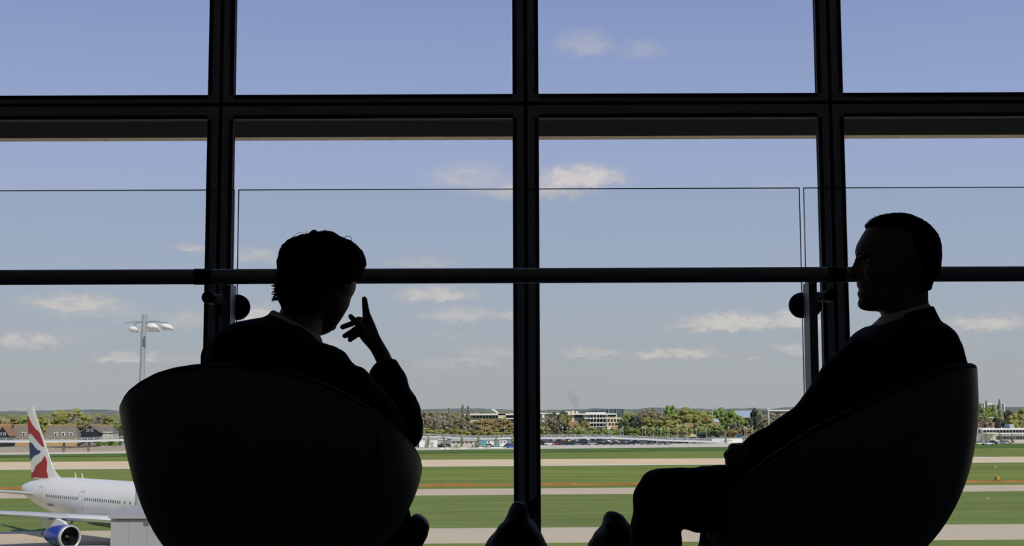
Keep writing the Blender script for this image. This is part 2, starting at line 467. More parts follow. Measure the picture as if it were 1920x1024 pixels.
# ------------------------------------------------------------------ tub armchairs
shell_m = mat('dark_grey_leather_shell', (98, 99, 103), 0.42, 0, 0.05, 25, spec=0.5)
inner_m = mat('black_leather_lining', (30, 30, 33), 0.5, 0, 0.08, 25)
pipe_m = mat('black_leather_piping', (34, 35, 36), 0.75, 0, 0.05, 25, spec=.2)
def smoothtab(tab):
    xs, ys = zip(*tab)
    return lambda q: float(np.interp(q, xs, ys))
def tub_chair(label, c, back_az, A, zc, bdep, rim, nfun, seam=None, shift=0.0):
    """bowl armchair: rim(az) gives the height of the rim, nfun(az) how full the bowl is"""
    t = thing('tub_armchair', label, 'armchair', (c[0], c[1], 0), 'tub armchairs')
    N, K = 120, 26
    def pt(az, z, off):
        n = nfun(az)
        q = min(max((zc - z) / bdep, -0.9), 0.9999)
        r = A * (1 - abs(q) ** n) ** (1 / n) if q > 0 else A * (1 - 0.15 * q * q)
        r = max(r - off, 0.004)
        sx = shift * math.sin(math.pi * min(max(q, 0), 1))
        return Vector((c[0] + sx + r * math.cos(az), c[1] + r * math.sin(az), z))
    zb = zc - bdep
    def surf(off, zoff):
        rs = []
        for k in range(K + 1):
            f = 1 - (1 - k / K) ** 1.0
            ring = []
            for j in range(N):
                a = 2 * math.pi * j / N
                h = rim(a)
                s = math.sin(f * math.pi / 2) if f < 1 else 1
                z = h - (h - zb) * (1 - math.cos((1 - f) * math.pi / 2)) if False else zb + (h - zb) * (f ** 1.6)
                ring.append(pt(a, max(z, zb + .0006) + (zoff * (1 - f)), off))
            rs.append(ring)
        return rs
    so = surf(0, 0); si = surf(.034, .03)
    m = MB(); m.rings(so, cap=False); n0 = len(m.v)
    m.f.append(tuple(range(N)))
    m.build('shell', shell_m, t, 'all')
    m = MB(); m.rings(si, cap=False); m.f.append(tuple(range(N)))
    m.build('lining', inner_m, t, 'all')
    rp = [(so[-1][j] + si[-1][j]) / 2 for j in range(N)]
    m = MB(); rr = []
    for j in range(N):
        tdir = (rp[(j + 1) % N] - rp[j - 1]).normalized()
        o = (so[-1][j] - si[-1][j]).normalized(); u = o.cross(tdir).normalized()
        rr.append([rp[j] + o * math.cos(q) * .0172 + u * math.sin(q) * .012 for q in [2 * math.pi * i / 10 for i in range(10)]])
    rr.append(rr[0]); m.rings(rr, cap=False); m.build('rim_piping', pipe_m, t, 'all')
    if seam is not None:
        pts = [pt(seam, zb + .05 + (rim(seam) - zb - .08) * i / 20, -.0006) for i in range(21)]
        MB().tube(pts, .0016, 6).build('seam', cap_m, t, True)
    fa = back_az + math.pi
    zs = zb + .13
    m = MB(); rs = []
    for (q, z) in ((.05, zs - .07), (.75, zs - .065), (.95, zs - .03), (.92, zs), (.05, zs + .015)):
        rb = min((pt(2 * math.pi * j / 12, z, .05) - Vector((c[0], c[1], z))).length for j in range(12))
        rs.append([Vector((c[0] + min(q * (A - .11), rb) * math.cos(a), c[1] + min(q * (A - .11), rb) * math.sin(a), z)) for a in [2 * math.pi * j / 40 for j in range(40)]])
    m.rings(rs); m.build('seat_cushion', inner_m, t, True)
    MB().tube([(c[0], c[1], .02), (c[0], c[1], zb + .01)], .04, 20).build('pedestal', steel_m, t, True)
    m = MB(); rs = []
    for (q, z) in ((.26, 0), (.26, .008), (.24, .018), (.05, .03)):
        rs.append([Vector((c[0] + q * math.cos(a), c[1] + q * math.sin(a), z)) for a in [2 * math.pi * j / 40 for j in range(40)]])
    m.rings(rs); m.build('base_disc', steel_m, t, True)
    return t

def rim_from_outline(c, A, outline, near_fallback, zmid):
    """height of the rim where the photograph shows it, from the outline of the chair; elsewhere near_fallback"""
    ox, oy = zip(*outline)
    tab = {}
    for j in range(240):
        a = 2 * math.pi * j / 240
        x, y = c[0] + A * math.cos(a), c[1] + A * math.sin(a)
        # column of the frame this rim point falls in
        z = zmid
        for _ in range(4):
            v = Vector((x, y, z)) - CAM
            px = 960 + FPX * v.dot(RIGHT) / v.dot(FWD)
            py = float(np.interp(px, ox, oy))
            z = P(px, py, y).z
        tab[j] = z
    def f(a):
        k = (a / (2 * math.pi) * 240) % 240
        i = int(k); w = k - i
        vis = tab[i % 240] * (1 - w) + tab[(i + 1) % 240] * w
        return near_fallback(a % (2 * math.pi), vis)
    return f

# left chair: seen from behind, opening away and to the right
CL = (-0.543, 3.10); AL = 0.3385
outL = [(215, 778), (221, 762), (228, 750), (240, 737), (260, 722), (285, 709), (320, 699), (360, 693), (400, 691), (440, 691.5), (480, 695), (520, 702), (560, 711),
        (600, 724), (640, 741), (680, 764), (715, 789), (745, 815), (770, 840), (784, 860), (791, 880), (794, 900)]
def fbL(a, vis):
    # near half (sin<0) is seen; the far half runs on round the front
    d = math.degrees(a)
    if 180 <= d <= 360:
        return min(max(vis, .56), .86)
    # 0 = right extreme, 180 = left extreme ; front at about 68 deg
    return float(np.interp(d, [0, 25, 60, 110, 150, 180], [.606, .50, .40, .43, .62, .745]))
rimL = rim_from_outline(CL, AL, outL, fbL, .7)
def nL(a):
    return 2.4
chL = tub_chair('dark tub armchair with its back to the viewer, the man with raised hand in it', CL, math.radians(248), AL, .787, .43, rimL, nL, math.radians(318), .018)
# right chair: seen from the side, opening to the left
CR = (P(1556, 800, 3.32).x, 3.32); AR = P(1820, 740, 3.32).x - CR[0]
outR = [(1290, 990), (1310, 972), (1324, 957), (1364, 920), (1425, 875), (1486, 835), (1527, 810), (1620, 766), (1710, 725), (1795, 693), (1818, 690), (1830, 690)]
_near = rim_from_outline(CR, AR, outR, lambda a, v: v, .7)
def rimR(a):
    a = a % (2 * math.pi)
    drop = .075 * math.sin(a) * max(0, -math.cos(a)) ** .5 if a < math.pi else 0
    if a < math.pi:
        a = 2 * math.pi - a
    return rimR_near(a) - drop
def rimR_near(a):
    d = math.degrees(a)
    zb = P(1818, 692, 3.32).z
    if d > 335:
        w = (d - 335) / 25
        return _near(math.radians(335)) * (1 - w) + zb * w if True else zb
    if d < 200:
        w = (d - 180) / 20
        return .462 * (1 - w) + _near(math.radians(200)) * w
    return _near(a)
def nR(a):
    w = (1 - math.cos(a)) / 2
    return 2.05 + 1.5 * w
chR = tub_chair('dark tub armchair seen from its side, the short-haired man facing left in it', CR, 0, AR, .787, .45, rimR, nR)

# ------------------------------------------------------------------ the two men
skin_m = mat('skin', (118, 96, 86), 0.55, 0, 0.06, 30)
hair_m = mat('dark_hair', (17, 14, 13), 0.9, 0, 0.3, 120, spec=.1)
suit_m = mat('navy_black_suit_wool', (17, 18, 23), 0.9, 0, 0.15, 60, spec=0.2)
trou_m = mat('black_trouser_wool', (14, 14, 17), 0.9, 0, 0.15, 60, spec=0.2)
shirt_m = mat('white_shirt_cotton', (205, 208, 214), 0.85, 0, 0.04, 60)
shoe_m = mat('black_polished_leather', (13, 13, 15), 0.5, 0, 0.1, 30)
lace_m = mat('black_lace', (12, 12, 13), 0.9, 0, 0.1, 80)

def px_chain(mb, pts, n=10):
    """finger or limb through points (px, py, depth, radius px)"""
    mb.caps([P(x, y, d) for x, y, d, r in pts], [r * d / FPX for x, y, d, r in pts], n)
def limb(mb, pts, n=14):
    mb.caps([Vector(p[:3]) for p in pts], [p[3] for p in pts], n)
def shoe(name, heel, toe, up, parent, wd=.05, ht=.07):
    """leather shoe from heel to toe with sole, upper and laces"""
    heel, toe, up = Vector(heel), Vector(toe), Vector(up).normalized()
    ax = (toe - heel); L = ax.length; ax.normalize(); sd = ax.cross(up).normalized(); up = sd.cross(ax).normalized()
    rs = []
    for (s, w, h0, h1) in ((0, .45, .0, .8), (.04, .62, 0, 1.1), (.15, .7, 0, 1.25), (.32, .7, 0, 1.25), (.45, .82, 0, 1.0), (.62, 1.0, 0, .80), (.8, .98, 0, .66), (.92, .75, .02, .54), (1, .32, .08, .38)):
        c = heel + ax * L * s
        rs.append([c + sd * wd * w * math.cos(q) + up * ht * (h0 + (h1 - h0) * (.5 + .5 * math.sin(q))) for q in [2 * math.pi * i / 16 for i in range(16)]])
    o = MB().rings(rs).build(name, shoe_m, parent, 'all')
    rs = []
    for (s, w) in ((-.01, .55), (.1, .78), (.4, .78), (.62, 1.06), (.85, 1.0), (1.01, .45)):
        c = heel + ax * L * s
        rs.append([c + sd * wd * w * 1.02 - up * .012, c - sd * wd * w * 1.02 - up * .012, c - sd * wd * w * 1.02 + up * .008, c + sd * wd * w * 1.02 + up * .008])
    MB().rings(rs).build('sole', lace_m, o)
    for i in range(4):
        c = heel + ax * L * (.42 + .07 * i) + up * ht * (1.06 - .07 * i)
        MB().tube([c - sd * wd * .45, c + up * .006, c + sd * wd * .45], .0022, 6).build('lace', lace_m, o)
    c = heel + ax * L * .42 + up * ht * 1.09
    for s in (-1, 1):
        MB().tube([c, c + sd * s * .018 + up * .012, c + sd * s * .03 + up * .004 + ax * .01, c + sd * s * .012 - up * .002, c], .0018, 6).build('lace_bow', lace_m, o)
    return o

# ---- the short-haired man on the right, in profile, facing left
DR = 3.34
manR = thing('person', 'man with short hair and dark suit seated in profile facing left, hands on lap', 'person', (CR[0], 3.34, 0))
body = MB()
face = [  # y, front x, back x, half thickness
    (406, 1662, 1698, .035), (411, 1646, 1716, .052), (418, 1634, 1730, .062), (428, 1625, 1743, .070), (438, 1618, 1750, .074), (448, 1612.5, 1754, .076),
    (458, 1607, 1756.5, .077), (466, 1604.5, 1758, .077), (474, 1603.5, 1758, .077), (480, 1606, 1758, .076), (486, 1610, 1757, .075), (494, 1611, 1756, .075),
    (503, 1610, 1754, .074), (512, 1608, 1751, .073), (520, 1607, 1747, .071), (526, 1607, 1744, .069), (531, 1606.8, 1741, .067), (536, 1606.5, 1738, .064),
    (540, 1609.5, 1736, .063), (543, 1612.5, 1735, .062), (546, 1609, 1734, .061), (550, 1607.3, 1733, .060), (554, 1608.5, 1732, .059), (559, 1611.5, 1731, .057), (564, 1609.5, 1728, .055),
    (569, 1608, 1724, .052), (574, 1609, 1716, .048), (578, 1612, 1706, .043), (581, 1618, 1694, .036), (583, 1627, 1680, .026)]
def head_loft(mb, rows, d, n=32, squeeze=.16):
    rs = []
    for (y, xl, xr, t) in rows:
        a, b = P(xl, y, d), P(xr, y, d); c = (a + b) / 2; h = (b - a) / 2
        rs.append([c + h * math.cos(q) + Vector((0, t * math.sin(q) * (1 - squeeze * max(0, -math.cos(q))), 0)) for q in [2 * math.pi * j / n for j in range(n)]])
    mb.rings(rs)
head_loft(body, face, DR)
# nose: narrow wedge with wings
nose = [(479, 1605.5, 1630, .007), (486, 1602.5, 1632, .008), (493, 1599.5, 1634, .009), (500, 1596.5, 1634, .011), (507, 1592.5, 1632, .013), (512, 1590, 1630, .0145), (516, 1589, 1628, .0155), (520, 1591.5, 1626, .0155), (523.5, 1597, 1624, .013), (526, 1606, 1622, .009)]
head_loft(body, nose, DR, 16, .5)
for s in (-1, 1):
    body.ball(P(1616, 517, DR + s * .013), .008, 10, 6, (1.3, .8, .9))
    body.ball(P(1619, 480, DR + s * .030), .013, 12, 7, (1.0, 1.7, .45))      # brow ridge
    body.ball(P(1640, 510, DR + s * .045), .026, 12, 7, (1.0, .7, 1.0))       # cheek
    # ear
    e = MB(); cpt = P(1709, 500, DR + s * .079)
    lp = [Vector((.018 * math.cos(q) * (1 if math.sin(q) > -.2 else .7), s * (.006 + .008 * max(0, math.cos(q))), .030 * math.sin(q))) + cpt for q in [2 * math.pi * i / 18 for i in range(19)]]
    e.tube(lp, .0048, 8); body.v, body.f = body.v, body.f
    body.add(e.v, e.f); body.ball(cpt, .018, 10, 6, (.8, .35, 1.4))
# neck
body.loft([(1656, 560, 1738, 545, DR, .058), (1652, 580, 1738, 562, DR, .058), (1655, 600, 1740, 578, DR, .060), (1655, 640, 1745, 620, DR, .07)])
# torso, arms and legs below the clothes
body.loft([(1660, 630, 1745, 625, DR, .08), (1640, 680, 1765, 670, DR, .14), (1625, 740, 1770, 740, DR, .13), (1615, 820, 1755, 820, DR, .12), (1595, 900, 1725, 900, DR, .12), (1580, 950, 1700, 950, DR, .11)])
# hands: near (left) hand over the far one
def near_arm(dz, d0, d1, inset=0):
    return [(1603 + inset, 628 + inset, 1700 - inset, 680, d0 + .02, .062), (1571 + inset, 657 + inset, 1668 - inset, 735, d0, .062), (1544.5 + inset, 685 + inset, 1640 - inset, 772, d0, .058), (1519 + inset, 723 + inset, 1605 - inset, 818 - inset, d0, .055),
            (1501 + inset, 751 + inset, 1560 - inset, 850 - inset, d0, .055), (1484.5 + inset, 767.5 + inset, 1525, 862 - inset, d0 + .01, .052), (1458 + inset, 786 + inset, 1490, 868 - inset, d0 + .02, .048), (1430, 803 + inset, 1455, 872 - inset, d0 + .04, .044),
            (1405, 817 + inset, 1425, 876 - inset, d1, .040), (1392 + inset, 830 + inset, 1406, 876 - inset, d1, .036)]
body.loft([(a_ + (c_ - a_) * .3, b_ + (e_ - b_) * .3, c_ - (c_ - a_) * .3, e_ - (e_ - b_) * .3, f_ + .01, g_ * .5) for (a_, b_, c_, e_, f_, g_) in near_arm(0, 3.165, 3.215)])
body.loft([(1404, 836, 1412, 872, 3.215, .026), (1392, 832, 1402, 874, 3.215, .026), (1382, 830.5, 1392, 872, 3.215, .024), (1374, 831.5, 1380, 866, 3.215, .022), (1368, 835, 1373, 858, 3.217, .018)])
px_chain(body, [(1374, 839, 3.205, 8.2), (1371.5, 839.5, 3.23, 7.4), (1373, 842, 3.262, 6.6)])
px_chain(body, [(1372, 846, 3.20, 8), (1363.5, 852.5, 3.215, 7.6), (1364, 856, 3.24, 7.2), (1372, 858, 3.265, 6.4)])
px_chain(body, [(1374, 856, 3.20, 7.6), (1366, 863, 3.212, 7.2), (1365.5, 868, 3.238, 6.8), (1374, 869, 3.262, 6.2)])
px_chain(body, [(1378, 863, 3.198, 7), (1370, 872, 3.208, 6.6), (1370, 876, 3.23, 6)])
px_chain(body, [(1392, 838, 3.24, 8.5), (1380, 838, 3.262, 7.6), (1371, 842, 3.268, 6.6)])
# far hand under it
body.loft([(1408, 846, 1420, 880, 3.29, .026), (1394, 842, 1402, 876, 3.285, .026), (1382, 844, 1388, 874, 3.275, .022)])
for i in range(4):
    px_chain(body, [(1384, 849 + 7 * i, 3.28 + .002 * i, 7.5), (1372, 852 + 6.5 * i, 3.275, 7), (1370, 855 + 6 * i, 3.25, 6.4), (1379, 857 + 5.5 * i, 3.236, 5.8)])
px_chain(body, [(1392, 848, 3.27, 8), (1381, 846, 3.25, 7)])
fara = [(x + .0, y, z) for (x, y, z) in ()]
limb(body, [(P(1700, 690, 3.5)[0], 3.50, P(1700, 690, 3.5)[2], .04), (P(1590, 830, 3.5)[0], 3.5, P(1590, 830, 3.5)[2], .036), (P(1412, 862, 3.30)[0], 3.3, P(1412, 862, 3.30)[2], .03)])
# legs
limb(body, [(P(1600, 940, 3.25)[0], 3.25, .50, .075), (P(1245, 935, 3.225)[0], 3.225, .545, .055), (P(1232, 1080, 3.225)[0], 3.225, .36, .045), (P(1225, 1280, 3.225)[0], 3.225, .10, .036)])
limb(body, [(P(1600, 940, 3.45)[0], 3.45, .50, .075), (P(1345, 940, 3.47)[0], 3.47, .535, .05), (P(1350, 1060, 3.47)[0], 3.47, .36, .042), (P(1365, 1250, 3.47)[0], 3.47, .10, .036)])
remesh(body, 'body', skin_m, manR, .0036, 2)
eye_m = mat('eye_white', (170, 166, 160), 0.4, 0, 0.02, 10)
iris_m = mat('dark_iris', (40, 30, 24), 0.15, 0, 0.1, 60)
for s in (-1, 1):
    e = MB().ball(P(1629.5, 489, DR + s * .029), .0105, 14, 10).build('eye', eye_m, manR, 'all')
    MB().ball(P(1629.5, 489, DR + s * .029) + Vector((-.0078, s * .001, 0)), .0042, 10, 8, (.9, 1, 1)).build('iris', iris_m, e, 'all')
    MB().caps([P(1608, 479, DR + s * .020), P(1612, 476, DR + s * .032), P(1626, 479, DR + s * .050)], [.0028, .0036, .0022], 8).build('eyebrow', hair_m, manR, True)
hair = MB()
hrows = [(402, 1664, 1692, .030), (404, 1650, 1704, .044), (408, 1640, 1714, .056), (413, 1632.5, 1725, .066), (418, 1627.5, 1733.5, .073), (423, 1622, 1740, .077), (427, 1624, 1744.5, .080), (432, 1640, 1748.5, .082),
         (440, 1655, 1754, .084), (450, 1664, 1758.5, .085), (460, 1668, 1761, .085), (472, 1672, 1762, .085), (484, 1678, 1761.5, .084), (494, 1686, 1760.5, .083), (504, 1700, 1758.5, .082), (513, 1712, 1756, .080),
         (522, 1718, 1748.5, .074), (530, 1722, 1743, .068), (538, 1725, 1739.5, .062), (547, 1729, 1737.5, .056)]
head_loft(hair, hrows, DR, 32, .1)
remesh(hair, 'hair', hair_m, manR, .0034, 2, (.0022, 160.0))
st = MB(); random.seed(5)
for i in range(150):
    y = random.uniform(404, 520); k = np.interp(y, [r[0] for r in hrows], range(len(hrows)))
    xl = np.interp(y, [r[0] for r in hrows], [r[1] for r in hrows]); xr = np.interp(y, [r[0] for r in hrows], [r[2] for r in hrows])
    if random.random() < .72:
        p = P(xr - 1.5, y, DR + random.uniform(-.03, .03)); q = p + Vector((random.uniform(.002, .006), 0, random.uniform(-.004, .003)))
    else:
        y = random.uniform(402, 424); xl = np.interp(y, [r[0] for r in hrows], [r[1] for r in hrows])
        p = P(xl + 1.5, y, DR + random.uniform(-.03, .03)); q = p + Vector((random.uniform(-.006, -.001), 0, random.uniform(-.001, .005)))
    st.tube([p, q], [.0009, .0003], 4)
tag(st.build('hair_tips', hair_m, manR), kind='stuff')
# clothes
cl = MB(); cl.loft([(1652, 594, 1737, 568.5, DR, .0625), (1645, 601, 1741, 571.5, DR, .066), (1636, 609, 1746, 578, DR, .073), (1634, 622, 1750, 592, DR, .082)], 32, 2.0)
cl.build('shirt_collar', shirt_m, manR, True)
jk = MB()
jk.loft([(1668, 597, 1745.5, 574.5, DR, .077), (1655, 606, 1750, 588, DR, .092), (1638, 611, 1755, 606, DR, .115), (1622, 615, 1766, 616, DR, .160), (1604, 630, 1776, 630, DR, .195), (1592, 655, 1789, 655, DR, .208),
         (1585, 690, 1800, 690, DR, .20), (1580, 740, 1801, 740, DR, .18), (1570, 800, 1792, 800, DR, .17), (1555, 860, 1770, 860, DR, .175), (1545, 920, 1740, 920, DR, .18), (1545, 975, 1700, 975, DR, .17)], 40, 2.4)
jk.loft(near_arm(0, 3.165, 3.215))
limb(jk, [(P(1700, 690, 3.5)[0], 3.51, P(1700, 690, 3.5)[2], .065), (P(1590, 830, 3.5)[0], 3.5, P(1590, 830, 3.5)[2], .055), (P(1432, 860, 3.33)[0], 3.33, P(1432, 860, 3.33)[2], .04)])
remesh(jk, 'jacket', suit_m, manR, .006, 2, (.0035, 14.0))
tr = MB()
tr.loft([(1640, 880, 1650, 1000, 3.25, .09), (1560, 872, 1560, 1005, 3.24, .088), (1450, 873, 1450, 1003, 3.23, .085), (1345, 871, 1338, 999, 3.225, .08), (1300, 875.5, 1306, 999.5, 3.225, .076), (1262, 877.5, 1280, 991, 3.225, .07),
         (1228, 879.5, 1262, 975, 3.225, .066), (1213, 884, 1262, 968, 3.225, .064), (1205.6, 892, 1264, 972, 3.225, .063), (1198.5, 903, 1268, 978, 3.225, .062), (1190, 917, 1272, 985, 3.225, .060), (1184.5, 933, 1275, 991, 3.225, .058),
         (1185, 943, 1276.5, 998, 3.225, .058), (1187, 957, 1277, 1006, 3.225, .058), (1184, 974, 1277.5, 1014, 3.225, .06), (1182, 990, 1277, 1026, 3.225, .06), (1180, 1040, 1274, 1050, 3.225, .062), (1178, 1120, 1272, 1120, 3.225, .064),
         (1172, 1200, 1272, 1200, 3.225, .066), (1172, 1285, 1276, 1285, 3.225, .068)], 28, 2.2)
limb(tr, [(P(1620, 940, 3.45)[0], 3.45, .52, .085), (P(1365, 938, 3.46)[0], 3.46, .535, .066)])
tr.loft([(1316, 930, 1400, 950, 3.46, .06), (1316, 970, 1398, 980, 3.46, .06), (1313, 1004, 1396, 1010, 3.46, .058), (1309, 1026, 1392, 1030, 3.46, .056), (1304, 1100, 1386, 1100, 3.46, .056), (1306, 1180, 1396, 1180, 3.46, .058), (1312, 1258, 1408, 1258, 3.46, .06)], 24, 2.2)
remesh(tr, 'trousers', trou_m, manR, .006, 2, (.003, 16.0))
shoe('shoe', (P(1262, 1300, 3.225)[0], 3.225, .014), (P(1262, 1300, 3.225)[0] - .285, 3.20, .014), (0, 0, 1), manR, .05, .075)
shoe('shoe', (P(1390, 1300, 3.46)[0], 3.46, .014), (P(1390, 1300, 3.46)[0] - .285, 3.47, .014), (0, 0, 1), manR, .05, .075)

# ---- the man on the left, seen from behind, hand raised
DL = 3.22
manL = thing('person', 'man in dark jacket seen from behind, wavy hair, index finger raised beside his face', 'person', (-.50, 3.2, 0))
body = MB()
frows = [(452, 556, 640, .055), (462, 545, 655, .072), (475, 536, 666, .084), (490, 530, 672, .090), (505, 528, 670, .092), (520, 528, 667, .092), (532, 530, 667.5, .091), (541, 532, 666.8, .089), (547, 534, 664.5, .087), (552, 536, 661.5, .085),
         (558, 538, 658, .083), (564, 540, 656.5, .081), (570, 542, 655.6, .078), (578, 545, 652, .075), (586, 548, 647, .072), (596, 552, 641, .067), (606, 557, 634, .061), (614, 563, 628, .054), (620, 569, 622.5, .047), (625, 576, 614, .038), (629, 584, 602, .026)]
head_loft(body, frows, DL, 32, 0)
# face on the far side: nose, brow, lips turned away to the right
fd = Vector((.40, .91, -.06)).normalized()
hc = P(600, 555, DL)
sdv = Vector((-.91, .4, 0))
body.caps([hc + fd * .092 + Vector((0, 0, .012)), hc + fd * .104 + Vector((0, 0, -.022)) + sdv * .03], [.010, .013], 10)
body.ball(hc + fd * .090 + sdv * .035 + Vector((0, 0, .018)), .014, 10, 7, (1.2, 1.2, .6))
body.ball(hc + fd * .078 + sdv * .02 + Vector((0, 0, -.062)), .018, 10, 7, (1, 1, .7))
# near ear
ec = P(626, 566, DL - .082)
lp = [ec + Vector((.012 * math.cos(q), -.004 - .005 * math.cos(q), .026 * math.sin(q))) for q in [2 * math.pi * i / 16 for i in range(17)]]
body.tube(lp, .0046, 8); body.ball(ec, .016, 10, 6, (.7, .4, 1.3))
body.loft([(538, 560, 622, 580, DL - .02, .062), (530, 575, 608, 600, DL - .04, .062), (524, 588, 600, 624, DL - .06, .064), (515, 610, 596, 650, DL - .07, .07), (505, 640, 610, 680, DL - .08, .09)])
body.loft([(490, 645, 605, 685, 3.14, .08), (450, 690, 625, 720, 3.14, .10), (440, 760, 635, 780, 3.14, .10), (450, 860, 630, 860, 3.16, .10), (465, 950, 630, 950, 3.18, .10)])
# raised right hand
HD = 3.30
body.loft([(720, 716, 760, 708, HD - .02, .028), (709, 690, 741, 684, HD, .026), (705.5, 679, 735, 672, HD, .0245), (700, 667, 729.5, 660, HD, .0235), (694, 656.5, 723.5, 650, HD, .022), (687, 648.5, 717.5, 640, HD, .020), (680, 641, 712, 630, HD, .019), (674, 633, 707, 617, HD, .018),
           (671.5, 622, 702.5, 606, HD, .017), (671, 611, 699, 598, HD, .016), (676, 601, 696, 591, HD, .014)], 24, 2.4)
px_chain(body, [(687.8, 602, HD, 8.4), (687.0, 590, HD, 7.9), (685.3, 577, HD, 6.7), (683.2, 560.5, HD, 5.6)])
px_chain(body, [(686, 603, HD + .012, 7.5), (672, 599, HD + .03, 6.4), (660, 607, HD + .034, 5.8), (642.5, 613.2, HD + .036, 5.5)])
px_chain(body, [(684, 614, HD + .008, 7.2), (668, 616, HD + .02, 6.2), (660, 622, HD + .022, 5.8), (646.5, 630, HD + .024, 5.4)])
px_chain(body, [(684, 627, HD + .004, 6.6), (670, 627, HD + .012, 5.6), (664, 632, HD + .013, 5.3), (656, 637.6, HD + .014, 4.9)])
px_chain(body, [(688, 632, HD - .016, 9.0), (675, 612, HD - .024, 7.0), (664, 600, HD - .028, 5.8), (657, 593.5, HD - .03, 5.3)])
limb(body, [(P(612, 712, 3.06)[0], 3.06, P(612, 712, 3.06)[2], .032), (P(668, 745, 3.06)[0], 3.06, P(668, 745, 3.06)[2], .03), (P(752, 815, 3.135)[0], 3.135, P(752, 815, 3.135)[2], .028), (P(728, 705, 3.275)[0], 3.275, P(728, 705, 3.275)[2], .024)])
# left arm along the far side of the chair
limb(body, [(P(435, 680, 3.2)[0], 3.2, P(435, 680, 3.2)[2], .035), (-.695, 3.24, .62, .032), (-.56, 3.46, .60, .028)])
lh = Vector((-.545, 3.48, .60))
body.ball(lh, .034, 12, 8, (1, 1.2, .6))
for i in range(4):
    q = lh + Vector((-.024 + .016 * i, .03, .004)); limb(body, [(*q, .009), (*(q + Vector((.003, .035, -.004))), .0085), (*(q + Vector((.005, .055, -.02))), .0075)], 8)
limb(body, [(*(lh + Vector((.03, 0, 0))), .011), (*(lh + Vector((.05, .03, -.004))), .009)], 8)
limb(body, [(-.47, 3.18, .47, .07), (-.32, 3.60, .47, .052), (-.28, 3.66, .26, .042), (-.25, 3.70, .09, .034)])
limb(body, [(-.60, 3.22, .47, .07), (-.67, 3.60, .53, .052), (-.45, 3.625, .46, .042), (-.335, 3.64, .41, .034)])
remesh(body, 'body', skin_m, manL, .0036, 2)
e = MB().ball(hc + fd * .082 + sdv * .03 + Vector((0, 0, .002)), .0115, 12, 8).build('eye', eye_m, manL, 'all')
MB().tube([P(660, 550, DL + .02), P(663.5, 553, DL + .025)], [.0012, .0005], 5).build('eyelash', hair_m, manL)
hair = MB()
hL = [(435.5, 603, 622, .022), (438, 588, 629, .038), (442, 570, 637, .052), (447, 550, 645, .064), (453, 539, 660, .074), (459, 533, 669, .082), (467, 528, 676.5, .090), (475, 525.5, 681, .096), (483, 522.5, 684, .100), (491, 520.5, 686, .103),
      (498, 520, 685, .104), (505, 519.5, 681, .104), (512, 519.5, 676.5, .103), (520, 519, 671, .102), (528, 518, 666, .100), (536, 516.5, 658, .098), (544, 516, 648, .096), (552, 518, 638, .093), (560, 521.5, 628, .089), (568, 525, 616, .084), (575, 528, 602, .077), (582, 533, 588, .066)]
head_loft(hair, hL, DL - .012, 36, 0)
hair.loft([(521, 530, 600, 535, DL - .05, .075), (518, 545, 606, 552, DL - .055, .075), (521, 558, 604, 568, DL - .06, .072), (525, 570, 596, 584, DL - .066, .066), (530, 579, 588, 598, DL - .075, .056)], 28, 2.2)
random.seed(11)
for i in range(40):   # locks
    k = random.randrange(5, 17); y, xl, xr, t = hL[k]; q = random.uniform(-math.pi * .8, -.2 * math.pi)
    a, b = P(xl, y, DL - .012), P(xr, y, DL - .012)
    p = (a + b) / 2 + (b - a) / 2 * math.cos(q) * .93 + Vector((0, t * .95 * math.sin(q), 0))
    hair.ball(p, random.uniform(.010, .017), 8, 6, (1.1, 1.1, 1.5))
remesh(hair, 'hair', hair_m, manL, .004, 2, (.0042, 38.0))
st = MB()
def strand(pts, r=.0009):
    st.tube([P(x, y, d) for x, y, d in pts], [r * (1 - .7 * i / (len(pts) - 1)) for i in range(len(pts))], 5)
for i in range(44):   # nape wisps standing off to the left
    y0 = random.uniform(524, 562); x0 = 522; L = random.uniform(4, 14)
    strand([(x0, y0, DL), (x0 - L * .6, y0 + 2, DL), (x0 - L, y0 + random.uniform(-1, 6), DL - .005)], .0016)
for i in range(5):
    strand([(520, 558 + i, DL), (513, 557 + i * 1.2, DL), (510.5, 562 + i * .8, DL)], .0014)
strand([(548, 445, DL), (560, 436, DL), (574, 436, DL), (582, 441, DL)], .0007)
strand([(590, 438, DL), (605, 433, DL), (622, 433.5, DL), (634, 440, DL)], .0009)
strand([(575, 442, DL), (576, 434, DL), (573, 431, DL)], .0006)
cx, cy = 652.5, 449
strand([(cx + 7 * math.cos(q), cy + 6.5 * math.sin(q), DL - .01) for q in [math.radians(200 + 20 * i) for i in range(12)]], .0011)
strand([(646, 449, DL), (656, 452, DL), (668, 457, DL)], .0008)
for i in range(40):
    k = random.randrange(1, 13); y, xl, xr, t = hL[k]
    strand([(xr - 3, y, DL), (xr + random.uniform(0, 1.6), y + 3, DL), (xr + random.uniform(-.5, 1.2), y + 8, DL)], .0011)
tag(st.build('stray_hairs', hair_m, manL), kind='stuff')
cl = MB(); cl.loft([(514, 582, 597, 626, DL - .065, .070), (509, 583.5, 602, 634, DL - .068, .075), (505, 589, 605, 645, DL - .07, .082), (498, 600, 612, 656, DL - .075, .09)], 32, 2.0)
cl.build('shirt_collar', shirt_m, manL, True)
jk = MB()
